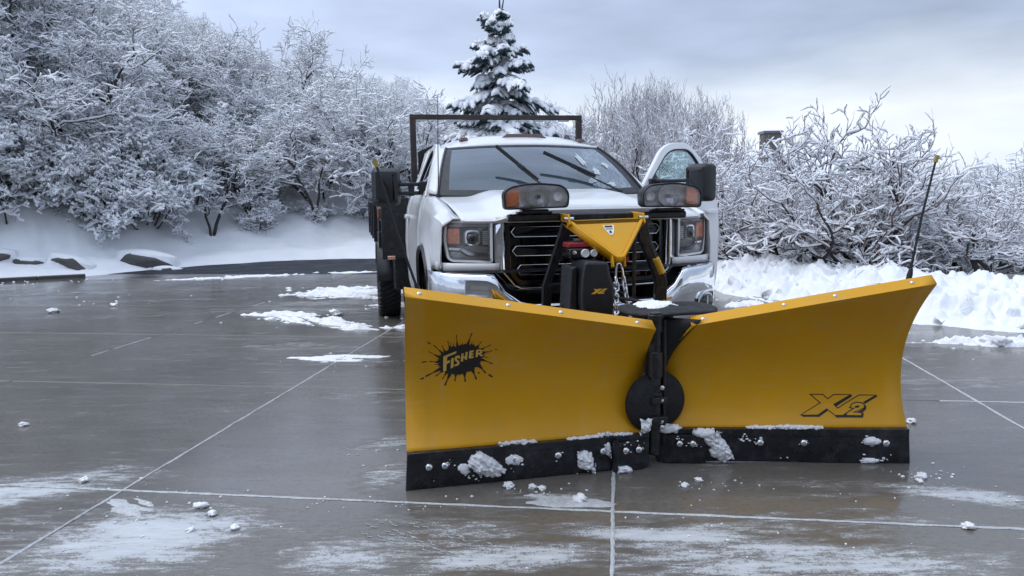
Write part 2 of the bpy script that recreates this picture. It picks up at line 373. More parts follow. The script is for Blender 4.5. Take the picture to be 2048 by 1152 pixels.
# ------------------------------------------------------------------ ground: driveway slabs, road, snow terrain
YAW = R(8.1)
DU, DV, U0, V0 = 2.365, 1.98, -0.02, 3.2
def concrete():
    m = bpy.data.materials.new('wet_concrete'); m.use_nodes = True
    t = m.node_tree; b = t.nodes['Principled BSDF']; L = t.links.new
    def N(ty, **k):
        n = t.nodes.new(ty)
        for a, c in k.items(): setattr(n, a, c)
        return n
    g = N('ShaderNodeNewGeometry'); pos = g.outputs['Position']
    def noise(scale, detail=5, rough=0.55, vec=None, dist=0.0):
        n = N('ShaderNodeTexNoise'); n.inputs['Scale'].default_value = scale; n.inputs['Detail'].default_value = detail
        n.inputs['Roughness'].default_value = rough; n.inputs['Distortion'].default_value = dist
        L(vec or pos, n.inputs['Vector']); return n.outputs[0]
    def mr(s, a, b_, c, d, smooth=False):
        n = N('ShaderNodeMapRange', interpolation_type='SMOOTHSTEP' if smooth else 'LINEAR')
        n.inputs[1].default_value = a; n.inputs[2].default_value = b_; n.inputs[3].default_value = c; n.inputs[4].default_value = d
        L(s, n.inputs[0]); return n.outputs[0]
    def ma(op, a, b_=None):
        n = N('ShaderNodeMath', operation=op)
        for i, v in enumerate((a, b_)):
            if v is None: continue
            if isinstance(v, (int, float)): n.inputs[i].default_value = v
            else: L(v, n.inputs[i])
        return n.outputs[0]
    def mixc(f, a, b_):
        n = N('ShaderNodeMix', data_type='RGBA'); L(f, n.inputs[0])
        for i, v in ((6, a), (7, b_)):
            if isinstance(v, tuple): n.inputs[i].default_value = (*v, 1)
            else: L(v, n.inputs[i])
        return n.outputs[2]
    # sweep direction: streaks run along the plough's scrape
    mpn = N('ShaderNodeMapping'); mpn.inputs['Rotation'].default_value = (0, 0, R(12)); mpn.inputs['Scale'].default_value = (0.55, 2.2, 1)
    L(pos, mpn.inputs[0]); st = mpn.outputs[0]
    nb = noise(0.6, 4); nm = noise(4.5, 6, 0.6, st, 0.3); nf = noise(38, 5, 0.65); ns = noise(14, 7, 0.68, st, 0.4); ng = noise(130, 3)
    col = mixc(mr(nb, 0.3, 0.7, 0, 1), (0.168, 0.152, 0.128), (0.096, 0.090, 0.080))
    col = mixc(mr(nm, 0.35, 0.75, 0, 0.55), col, (0.185, 0.176, 0.165))
    col = mixc(mr(nf, 0.48, 0.72, 0, 0.50), col, (0.07, 0.062, 0.058))
    # frost and trodden ice: patches where they lie on the driveway
    patches = [(-1.55, 2.98, .55, .36, 10, 1.75), (-1.6, 2.9, .8, .5, 10, .9), (-2.10, 3.10, .50, .28, 20, .6), (-2.45, 3.50, .50, .20, 12, 1.6), (-2.1, 3.72, .35, .16, 5, 1.1),
               (-0.66, 3.62, .24, .14, 70, 1.15), (-0.74, 4.15, .20, .12, 20, 1.15), (-0.42, 2.90, .75, .32, 5, .80), (-0.05, 2.76, .50, .14, 8, 1.45), (-.6, 2.78, .5, .18, 0, 1.1),
               (0.62, 2.93, .55, .10, -10, 1.55), (1.05, 2.70, .90, .26, -5, 1.35), (.9, 2.98, .5, .12, -5, 1.0), (0.18, 3.34, .30, .07, -5, 1.0), (2.05, 3.30, .42, .11, -18, 1.5),
               (2.15, 2.85, .20, .1, 0, .8), (1.5, 3.35, .6, .16, -8, .45), (-1.45, 6.42, .55, .22, -8, .75), (-2.0, 7.0, .8, .2, -12, .5), (-7.5, 11.4, 3.4, .35, 6, .75), (-6.2, 10.4, 2.6, .18, 4, .6),
               (-5.5, 9.0, 1.6, .18, 4, .5), (-2.6, 9.3, 1.4, .35, -4, .7), (3.3, 5.3, .8, .15, -5, .6), (4.2, 6.6, .9, .2, -12, .8), (-1.05, 5.2, .35, .25, 0, .4), (1.3, 3.05, 1.1, .2, -4, .5), (-2.5, 9.9, 1.2, .3, 3, .8), (-.9, 7.4, .5, .2, -20, .8)]
    acc = None
    for (x, y, rx, ry, a, w) in patches:
        q = N('ShaderNodeMapping', vector_type='TEXTURE'); q.inputs['Location'].default_value = (x, y, 0)
        q.inputs['Rotation'].default_value = (0, 0, R(a)); q.inputs['Scale'].default_value = (rx, ry, 1); L(pos, q.inputs[0])
        le = N('ShaderNodeVectorMath', operation='LENGTH'); L(q.outputs[0], le.inputs[0])
        v = mr(le.outputs['Value'], 0.15, 1.45, w, 0.0, True)
        acc = v if acc is None else ma('MAXIMUM', acc, v)
    sn = lambda s, a: mr(s, 0.30, 0.70, -a, a)
    fld = ma('ADD', ma('MULTIPLY', acc, 0.85), sn(nm, 0.42))
    fld = ma('ADD', fld, sn(ns, 0.50))
    fld2 = ma('ADD', ma('ADD', fld, sn(nf, 0.42)), sn(ng, 0.30))
    thin = mr(fld, 0.30, 0.95, 0, 0.42, True)
    thick = ma('MULTIPLY', mr(fld2, 0.72, 1.15, 0, 1, True), mr(fld, 0.4, 1.8, 0.28, 0.90))
    grains = ma('MULTIPLY', thin, mr(ng, 0.42, 0.62, 0.45, 1.0))
    col = mixc(grains, col, (0.46, 0.47, 0.475))
    col = mixc(thick, col, (0.60, 0.635, 0.66))
    L(col, b.inputs['Base Color'])
    wet = mr(noise(1.1, 5, 0.6, st), 0.36, 0.64, 0.02, 0.20)
    rg = ma('ADD', wet, ma('MULTIPLY', nf, 0.08))
    rg = ma('ADD', rg, ma('MULTIPLY', thin, 0.35)); rg = ma('MINIMUM', ma('ADD', rg, ma('MULTIPLY', thick, 0.3)), 0.8)
    L(rg, b.inputs['Roughness'])
    b.inputs['Specular IOR Level'].default_value = 0.55
    hgt = ma('ADD', ma('MULTIPLY', nf, 0.10), ma('MULTIPLY', ma('ADD', thin, thick), 0.55))
    hgt = ma('ADD', hgt, ma('MULTIPLY', ng, ma('MULTIPLY', thin, 0.35)))
    hgt = ma('ADD', hgt, ma('MULTIPLY', nm, 0.14))
    bp = N('ShaderNodeBump'); bp.inputs['Strength'].default_value = 0.42; bp.inputs['Distance'].default_value = 0.012
    L(hgt, bp.inputs['Height']); L(bp.outputs[0], b.inputs['Normal'])
    return m
M['concrete'] = concrete()
M['joint'] = mat('joint', (0.06, 0.055, 0.05), 0.6)

uu = [U0 + k * DU for k in range(-8, 4)]; vv = [V0 + k * DV for k in range(-7, 6)]
mb = MB(); mb.box(uu[0], uu[-1], vv[0], vv[-1], -0.35, -0.012)
driveway = mb.build('driveway', M['joint'], angle=0)
driveway.rotation_euler = (0, 0, -YAW)
struct(driveway, 'wet grey concrete driveway of large slabs with frosty patches')
g = 0.0055
mb = MB(); mb.box(g, DU - g, g, DV - g, -0.01, 0.0)
slab = mb.build('slab', M['concrete'], driveway, angle=0, bevel=0.004, bseg=1)
first = True
for u in uu[:-1]:
    for v in vv[:-1]:
        s = slab if first else slab.copy()
        if not first: COL.objects.link(s); s.parent = driveway
        s.location = (u, v, 0); first = False

ea = Vector((math.cos(YAW), -math.sin(YAW), 0)); da = Vector((math.sin(YAW), math.cos(YAW), 0))
def uv(u, v, z=0.0): return ea * u + da * v + Vector((0, 0, z))
def joint_ice(a, b, w, seed, fill=0.8, lumps=0.5):
    """frozen slush standing in a slab joint, ragged and broken"""
    rng = np.random.default_rng(seed)
    a = np.array(a); b = np.array(b); Lg = np.linalg.norm(b - a); d = (b - a) / Lg; n = np.array([d[1], -d[0]])
    N = int(Lg / 0.018); t = np.linspace(0, Lg, N)
    wl = w * (0.55 + 0.9 * fbm(t * 9, t * 0, seed, 3)) * (0.7 + 0.6 * fbm(t * 40, t * 0 + 3, seed, 2))
    wl2 = w * (0.55 + 0.9 * fbm(t * 8, t * 0 + 9, seed + 3, 3)) * (0.7 + 0.6 * fbm(t * 42, t * 0 + 5, seed, 2))
    keep = fbm(t * 2.2, t * 0 + 1, seed + 8, 3) < fill
    mb = MB(); h = 0.003 + 0.006 * fbm(t * 14, t * 0 + 5, seed + 2, 2) * lumps
    for i in range(N - 1):
        if not (keep[i] and keep[i + 1]): continue
        rows = []
        for k in (i, i + 1):
            c = a + d * t[k]
            rows.append([(*(c - n * wl[k]), 0.0006), (*(c - n * wl[k] * 0.4), h[k]), (*(c + n * wl2[k] * 0.4), h[k]), (*(c + n * wl2[k]), 0.0006)])
        mb.grid(rows)
    o = mb.build('joint_ice', M['ice'], driveway, angle=50)
for k, (a, b, w, f, l) in enumerate([
        ((U0 - DU, -1), (U0 - DU, 8.6), .0085, 1.0, .8), ((U0, -1), (U0, 4.0), .009, .62, 1.0), ((U0 + DU, 0), (U0 + DU, 9.0), .010, 1.0, .6),
        ((U0 - 2.2 * DU, V0), (U0 + 2 * DU, V0), .0085, .72, .9), ((U0 + .9 * DU, V0 + DV), (U0 + 2 * DU, V0 + DV), .009, 1.0, .4),
        ((U0 + .9 * DU, V0 + 2 * DV), (U0 + 2.2 * DU, V0 + 2 * DV), .012, .8, 1.0), ((U0 - 2 * DU, 4.0), (U0 - 2 * DU, 10.8), .006, .46, .7)]):
    joint_ice(a, b, w, 40 + k * 7, f, l)

# asphalt road behind the slabs
mb = MB(); e1 = vv[-1] + 0.012
mb.grid([[uv(-34, e1, 0.002), uv(2.2, e1, 0.002)], [uv(-34, e1 + 9, 0.002), uv(2.2, e1 + 9, 0.002)]])
road = mb.build('asphalt_road', M['asphalt'], angle=0); struct(road, 'dark wet asphalt road curving behind the concrete driveway')

# pavement edge (world metres), star-shaped round CEN
CEN = np.array([0.0, 2.0])
EDGE = np.array([(0, -11), (9, -10.5), (15, -6), (13, 0.5), (9, 4.6), (6.2, 6.35), (4.9, 7.05), (4.05, 7.75), (3.35, 9.0), (2.9, 10.2), (2.75, 12), (2.3, 15.4), (0.5, 16.9), (-3, 17.1), (-4.8, 16.9), (-6.5, 16.1), (-7.3, 15.0), (-8.0, 14.0), (-9.6, 13.1), (-12, 12.2), (-16, 11), (-24, 8.5), (-30, 0), (-24, -8), (-10, -10.8), (-.001, -11)], float)
eang = np.unwrap(np.arctan2(EDGE[:, 1] - CEN[1], EDGE[:, 0] - CEN[0])); erad = np.hypot(*(EDGE - CEN).T)
def edge_r(a): return np.interp(a, eang, erad)
def rightness(a): return 1 - sm(R(66), R(86), a)      # 1 on the ploughed berm side, 0 on the hill side
SKY = ([-300, 0, 340, 430, 520, 560, 620, 650, 690, 790, 830, 870, 905, 1000, 1090, 1150, 1200, 1250, 1330, 1370, 1400, 1470, 1500, 1550, 1600, 1700, 1800, 1900, 2048, 2400],
       [-500, -330, 0, 45, 115, 130, 110, 165, 150, 148, 170, 195, 230, 215, 205, 190, 165, 138, 140, 155, 165, 225, 292, 312, 305, 310, 310, 305, 290, 280])
def sky_limit(x, y):
    """height of the wooded skyline over the point x, y"""
    px = 1024 + FPX * x / (y * cp)
    py = np.interp(px, *SKY); a = (px - 1024) / FPX; b = (576 - py) / FPX
    return H + (fw.z + rt.z * a + up.z * b) / (fw.y + rt.y * a + up.y * b) * y
def height(x, y):
    x = np.asarray(x, float); y = np.asarray(y, float)
    a = np.arctan2(y - CEN[1], x - CEN[0]); a = np.where(a < -math.pi / 2, a + 2 * math.pi, a)
    d = np.hypot(x - CEN[0], y - CEN[1]) - edge_r(a)
    k = rightness(a)
    # hill side
    u = -0.88 * x + 0.25 * (y - 15) - 5.2
    hill = 0.72 * (np.log1p(np.exp(np.clip(u / 1.5, -30, 30))) * 1.5)
    ys = np.maximum(y, 8.0); cap = np.maximum(sky_limit(x, ys) - 3.0, .2); cap = np.where(y < 8, 6.0, np.minimum(cap, 40))
    hill = np.where(hill < cap - 2, hill, np.where(hill > cap + 2, cap, hill - (hill - cap + 2) ** 2 / 8))
    bank = 0.22 * sm(-0.05, 0.8, d) + 0.36 * sm(0.5, 3.2, d)
    bank = bank * (0.75 + 0.5 * fbm(x * 0.55, y * 0.55, 5, 3)) + 0.26 * (fbm(x * 1.1, y * 1.1, 8, 4) - 0.5) * sm(0.1, 1, d)
    zl = bank + hill * sm(0.6, 5, d) + 0.5 * (fbm(x * 0.12, y * 0.12, 3, 3) - 0.5) * sm(4, 10, d)
    # ploughed berm side, then the ground falls away
    ridge = 0.30 * sm(-0.1, 1.2, d) * (0.55 + 0.9 * fbm(x * 0.8, y * 0.8, 11, 3))
    bil = np.abs(fbm(x * 2.1, y * 2.1, 21, 2) - 0.38) * 2.2; bil2 = np.abs(fbm(x * 5.5, y * 5.5, 31, 2) - 0.38) * 2
    bil3 = np.abs(fbm(x * 13, y * 13, 41, 2) - 0.38) * 2
    lump = (0.20 * bil + 0.20 * bil2 + 0.09 * bil3) * sm(-0.05, 0.35, d) * (1 - sm(2.6, 4.0, d) * 0.7)
    fall = -0.75 * sm(2.0, 8, d)
    zr = ridge * (1 - 0.25 * sm(1.6, 3.5, d)) + lump - 0.10 * sm(0, .3, d) + fall
    rim = -0.06 + 0.06 * sm(-0.25, 0.02, d)
    return zl * (1 - k) + zr * k + rim + 0.02 * (vnoise(x * 1.3, y * 1.3, 77) - .5) * (d < .6)

na = 900
angs = np.concatenate([np.linspace(R(-90), R(20), 90, endpoint=False), np.linspace(R(20), R(78), 560, endpoint=False), np.linspace(R(78), R(150), 420, endpoint=False), np.linspace(R(150), R(270), 80)])
dd = np.concatenate([np.linspace(-0.35, 0.5, 18, endpoint=False), np.linspace(0.5, 3.5, 64, endpoint=False), np.geomspace(3.5, 150, 42)])
A, D = np.meshgrid(angs, dd, indexing='ij')
wob = 0.30 * (fbm(A * 14, A * 0, 55, 4) - 0.47) + 0.10 * (fbm(A * 70, A * 0, 56, 3) - .47)
RR = edge_r(A) + D + wob * (D < 5) * (1 - sm(1.0, 4, D))
X = CEN[0] + RR * np.cos(A); Y = CEN[1] + RR * np.sin(A)
Z = height(X - wob * np.cos(A) * (1 - sm(1.0, 4, D)), Y - wob * np.sin(A) * (1 - sm(1.0, 4, D)))
n_a, n_d = A.shape
idx = np.arange(n_a * n_d).reshape(n_a, n_d)
F = np.stack([idx[:-1, :-1], idx[1:, :-1], idx[1:, 1:], idx[:-1, 1:]], -1).reshape(-1, 4)[:, ::-1]
terr = np_obj('snow_terrain', np.stack([X, Y, Z], -1).reshape(-1, 3), F, M['snow'])
struct(terr, 'snow covered hillside and ploughed snow banks round the driveway')
mb = MB(); n = 64
ring0 = [(28 * math.cos(2 * math.pi * k / n), 2 + 28 * math.sin(2 * math.pi * k / n), -1.15) for k in range(n)]
ring1 = [(900 * math.cos(2 * math.pi * k / n), 900 * math.sin(2 * math.pi * k / n), -1.15) for k in range(n)]
mb.grid([ring0, ring1], True); mb.F.append(tuple(range(n)))
gs = mb.build('ground', M['snow'], angle=0); struct(gs, 'snow covered ground reaching to the horizon')
def hz(x, y): return float(height(np.array([x]), np.array([y]))[0])
# ------------------------------------------------------------------ the truck (local x to the picture's right, y rearwards, z up)
TR_LOC, TR_YAW = (0.53, 5.1, 0), R(12)
truck = empty('pickup_truck', TR_LOC, TR_YAW)
tag(truck, 'white flatbed pickup truck with its driver door open, parked behind the yellow snow plow', 'truck')
def T(mb, name, m, parent=None, **k): return mb.build(name, M[m], parent or truck, **k)

AX, AW, AT = 0.98, 0.50, 1.01          # front arch centre, half width, top
def arch_z(y):
    q = abs(y - AX) / AW
    return 0.40 + (AT - 0.40) * (1 - q ** 2.5) ** (1 / 2.5) if q < 1 else 0.40
def shut(y): return interp(y, [0.1, 0.3, 0.7, 1.3, 1.5], [0.862, 0.885, 0.885, 0.885, 0.885]), interp(y, [0.1, 0.3, 0.7, 1.2, 1.5], [1.236, 1.275, 1.335, 1.385, 1.40])
def side_x(z): return interp(z, [0.40, 0.55, 0.8, 0.95, 1.15, 1.28, 1.38], [0.985, 1.005, 1.02, 1.028, 1.018, 0.995, 0.955])

for sx in (-1, 1):
    # fender
    rows = []
    for y in np.concatenate([np.linspace(0.112, 0.48, 12), np.linspace(0.482, 1.478, 34), [1.48, 1.50]]):
        x0, z0 = shut(y)
        nose = 1 - sm(0.20, 0.5, y)
        zb = max(arch_z(y), 0.40) if y > 0.48 else 0.90
        if y > 1.479: zb = 0.44
        pts = [(x0, z0), (lerp(x0, 0.95, .5), z0 + .004), (0.955, z0 - .012)]
        zs = np.linspace(z0 - .05, zb, 9)
        for z in zs: pts.append((side_x(z) + 0.02 * math.exp(-((z - arch_z(y) - .03) / .07) ** 2) * (0.48 < y < 1.48), z))
        rows.append([(sx * (x - nose * 0.035 * (i > 1)), max(y, interp(i, [0, 2, 3, 12], [.1, .17, .20, .20])), z) for i, (x, z) in enumerate(pts)])
    f = T(MB().grid(rows), 'fender', 'white_paint', solid=0.012, angle=40)
    # arch trim
    mb = MB(); pa = [(sx * (side_x(arch_z(y)) + .022), y, arch_z(y) - .008) for y in np.linspace(AX - AW * .998, AX + AW * .998, 40)]
    mb.tube(pa, 0.022, 6); T(mb, 'arch_trim', 'black_plastic', f)
    mb = MB(); mb.grid([[(sx * x, y, max(arch_z(y) - .03, .40)) for y in np.linspace(.5, 1.46, 20)] for x in (1.0, .6)])
    T(mb, 'wheel_well', 'black_plastic', solid=.01)
    # front filler panel under headlamp
    mb = MB(); rows = []
    for z in (0.945, 0.92, 0.888):
        rows.append([(sx * x, interp(x, [.62, .66, .8, .92, .97, 1.005, 1.02], [.03, .035, .085, .15, .20, .30, .50]), z) for x in (.62, .66, .72, .8, .86, .92, .97, 1.005, 1.02)])
    mb.grid(rows); T(mb, 'front_panel', 'white_paint', solid=.012)

# hood
def hood_front(x): ax = abs(x); return interp(ax, [0, .3, .5, .62, .75, .862], [-0.035, -.03, -.012, .02, .06, .11])
def hood_z(x, y):
    ax = abs(x); _, ze = shut(max(y, .1))
    ze = interp(y, [-.04, .1, .3, .7, 1.2], [1.222, 1.236, 1.275, 1.335, 1.385])
    dome = interp(y, [-.04, .15, .5, 1.25], [.072, .07, .062, .045])
    return ze + dome * (1 - sm(.44, .66, ax)) + .012 * (1 - (ax / .862) ** 2)
xs = np.linspace(-.862, .862, 49); rows = []
rear = lambda x: 1.20 - .17 * (1 - (x / .862) ** 2) + .03
for t in np.linspace(0, 1, 26):
    row = []
    for x in xs:
        y0 = hood_front(x); y = lerp(y0, rear(x), t); w = 1 + .025 * t
        row.append((x * w, y, hood_z(x, y)))
    rows.append(row)
lipr = []
for dz, dy in ((-.035, .03), (-.028, .002), (-.012, -.008)):
    lipr.append([(x, hood_front(x) + dy, hood_z(x, hood_front(x)) + dz * (1.0 if abs(x) < .6 else .7)) for x in xs])
hood = T(MB().grid(lipr + rows), 'hood', 'white_paint', angle=30, solid=.010)
for sx in (-1, 1):
    for k in range(1):
        mb = MB(); mb.tube([(sx * .48, .12, hood_z(.48, .12) + .001), (sx * .52, .6, hood_z(.52, .6) + .001), (sx * .56, 1.0, hood_z(.56, 1.0) + .001)], .004, 5)
        T(mb, 'hood_crease', 'white_paint', hood)
# front crossmember strip under the hood lip
mb = MB(); mb.grid([[(x, interp(abs(x), [0, .5, .64], [0.0, .015, .03]), z) for x in np.linspace(-.64, .64, 25)] for z in (1.255, 1.215)])
T(mb, 'front_panel', 'white_paint', solid=.02)

# cowl, windshield
WB = lambda s: Vector((.878 * s, 1.20 - .17 * (1 - s * s), 1.40 - .02 * (1 - s * s)))
WT = lambda s: Vector((.71 * s, 1.95 - .12 * (1 - s * s), 1.818 + .022 * (1 - s * s)))
def ws(s, t, push=0.0):
    p = WB(s) * (1 - t) + WT(s) * t
    bulge = .03 * 4 * t * (1 - t)
    n = Vector((0.25 * s, -.5, .85)).normalized()
    return p + n * (bulge + push)
mb = MB(); mb.grid([[ws(s, t) for s in np.linspace(-1, 1, 25)] for t in np.linspace(0, 1, 13)])
wsh = T(mb, 'windshield', 'windshield')
mb = MB()   # black band round the glass
So = round_poly([(-1, 0), (1, 0), (1, 1), (-1, 1)], .04, 3)
So2 = []
def dense(poly, n):
    r = []
    for i in range(len(poly)):
        a, b = poly[i], poly[(i + 1) % len(poly)]
        for k in range(n): r.append((lerp(a[0], b[0], k / n), lerp(a[1], b[1], k / n)))
    return r
oc = [(-1, 0), (1, 0), (1, 1), (-1, 1)]; ic = [(-.915, .09), (.915, .09), (.93, .955), (-.93, .955)]
mb.grid([[ws(a, b, .003) for a, b in dense(oc, 16)], [ws(a, b, .003) for a, b in dense(ic, 16)]], True)
T(mb, 'glass_border', 'black_plastic', wsh)
mb = MB(); mb.prism([(.09, .80), (.21, .80), (.19, .98), (.09, .98)], lambda a, b, t: ws(a, b, t), -.02, -.004); T(mb, 'mirror_mount', 'black_plastic', wsh)
# frost left on the glass
for (cs, ct, rs, rtt, seed) in ((.55, .62, .05, .20, 3), (.62, .38, .06, .12, 7), (.80, .52, .045, .09, 9), (.52, .22, .07, .08, 11), (.7, .16, .06, .05, 13)):
    rg = random.Random(seed); n = 14
    pl = [(cs + rs * math.cos(2 * math.pi * k / n) * rg.uniform(.35, 1.05), ct + rtt * math.sin(2 * math.pi * k / n) * rg.uniform(.35, 1.05)) for k in range(n)]
    mb = MB(); mb.sheet(pl, lambda a, b: ws(a, b, .006)); T(mb, 'frost', 'frost', wsh, angle=0)
mb = MB(); mb.grid([[(s * .90, rear(s * .86) - .03, hood_z(s * .86, 1.15) - .03) for s in np.linspace(-1, 1, 21)], [ws(s, .02, .0) for s in np.linspace(-1, 1, 21)]])
cowl = T(mb, 'cowl', 'black_plastic', solid=.008)
# lifted wipers
for pts in (((-.025, 1.08, 1.462), (-.158, 1.22, 1.578), (-.326, 1.35, 1.782)), ((.635, 1.12, 1.415), (.325, 1.25, 1.583), (.092, 1.35, 1.718))):
    a, b, c = [Vector(p) for p in pts]
    mb = MB(); mb.beam(a, lerp(a, b, .6), .020, .013); mb.beam(lerp(a, b, .6), b + (c - b) * .1, .012, .011); mb.lathe([(0, -.02), (.022, -.02), (.022, .02), (0, .02)], a, (0, -.4, 1), 10)
    wp = T(mb, 'wiper', 'black_plastic', angle=30, bevel=.003)
    q = (c - a).normalized(); mid = b + (c - b) * .15
    mb = MB(); mb.beam(mid - q * .20 + Vector((0, .02, .03)), mid + q * .30 + Vector((0, .02, .012)), .019, .030)
    T(mb, 'blade', 'rubber', wp, bevel=.004)
    mb = MB(); mb.beam(mid - q * .035 + Vector((0, .015, .02)), mid + q * .035 + Vector((0, .015, .02)), .030, .036); T(mb, 'blade_clip', 'black_plastic', wp, bevel=.006)

# roof, pillars
rows = []
for t in np.linspace(0, 1, 14):
    row = []
    for s in np.linspace(-1, 1, 25):
        f0 = WT(s); y = lerp(f0.y - .005, 3.0, t)
        arch = math.sin(min(1, t * 2.2) * math.pi / 2)
        xx = s * lerp(.715, .74, arch); z = f0.z + .003 + (.085 * (1 - abs(s) ** 3.2) + .035) * arch * (1 - .35 * sm(.6, 1, t))
        row.append((xx, y, z))
    rows.append(row)
roof = T(MB().grid(rows), 'roof', 'white_paint', solid=.012)
for sx in (-1, 1):
    rows = []
    for t in np.linspace(0, 1, 14):
        a = ws(sx, t, .004); b = Vector((sx * lerp(.955, .775, t), lerp(1.40, 2.30, t), lerp(1.405, 1.862, t)))
        mid = (a + b) / 2 + Vector((sx * .022, -.015, .018)) * (1 - .9 * t ** 2)
        rows.append([a, lerp(a, mid, .5) + Vector((sx * .004, -.004, .003)), mid, lerp(mid, b, .5) + Vector((sx * .006, 0, .004)) * (1 - t), b])
    pil = T(MB().grid(rows), 'pillar', 'white_paint', solid=.012)
    mb = MB(); mb.tube([ws(sx * 1.004, t, .008) for t in np.linspace(0, 1, 12)], .010, 5); T(mb, 'weather_seal', 'black_plastic', pil)
    # roof side rail down to the door top
    rows = []
    for y in np.linspace(2.28, 3.0, 8):
        k = (y - 1.93) / 1.07
        rows.append([(sx * lerp(.715, .74, min(1, k * 2)), y, 1.835 + .028 * min(1, k * 2.2)), (sx * .765, y, 1.862), (sx * .785, y, 1.845)])
    T(MB().grid(rows), 'roof_rail', 'white_paint', solid=.012)
# roof marker lamps, antennas
def lamp_box(name, x, y, z, w, d, h, mtl='smoked_amber'):
    mb = MB(); mb.prism(round_poly([(-w / 2, -d / 2), (w / 2, -d / 2), (w / 2 * .94, d / 2), (-w / 2 * .94, d / 2)], .02, 4), lambda a, b, t: (x + a * (1 - .25 * (t > .5)), y + b * (1 - .25 * (t > .5)), z + h * t), 0, 1)
    return T(mb, name, mtl, roof, bevel=.006)
lamp_box('marker_lamp', -.525, 2.16, 1.90, .085, .12, .032)
lamp_box('marker_lamp', .606, 2.16, 1.885, .085, .12, .032)
lamp_box('marker_lamp', .037, 2.12, 1.925, .44, .10, .036)
mb = MB(); mb.prism([(2.24, 1.90), (2.40, 1.895), (2.385, 1.965), (2.36, 1.975), (2.31, 1.945)], lambda a, b, t: (.535 + t, a, b), -.022, .022); T(mb, 'roof_fin', 'black_plastic', roof, bevel=.008)
mb = MB(); mb.tube([(-.885, 1.16, 1.38), (-.878, 1.17, 1.75), (-.868, 1.18, 2.185)], [.005, .004, .0025], 6); mb.lathe([(.0, 0), (.02, 0), (.016, .03), (0, .035)], (-.886, 1.16, 1.385), (0, 0, 1), 10)
T(mb, 'whip_antenna', 'black_plastic')

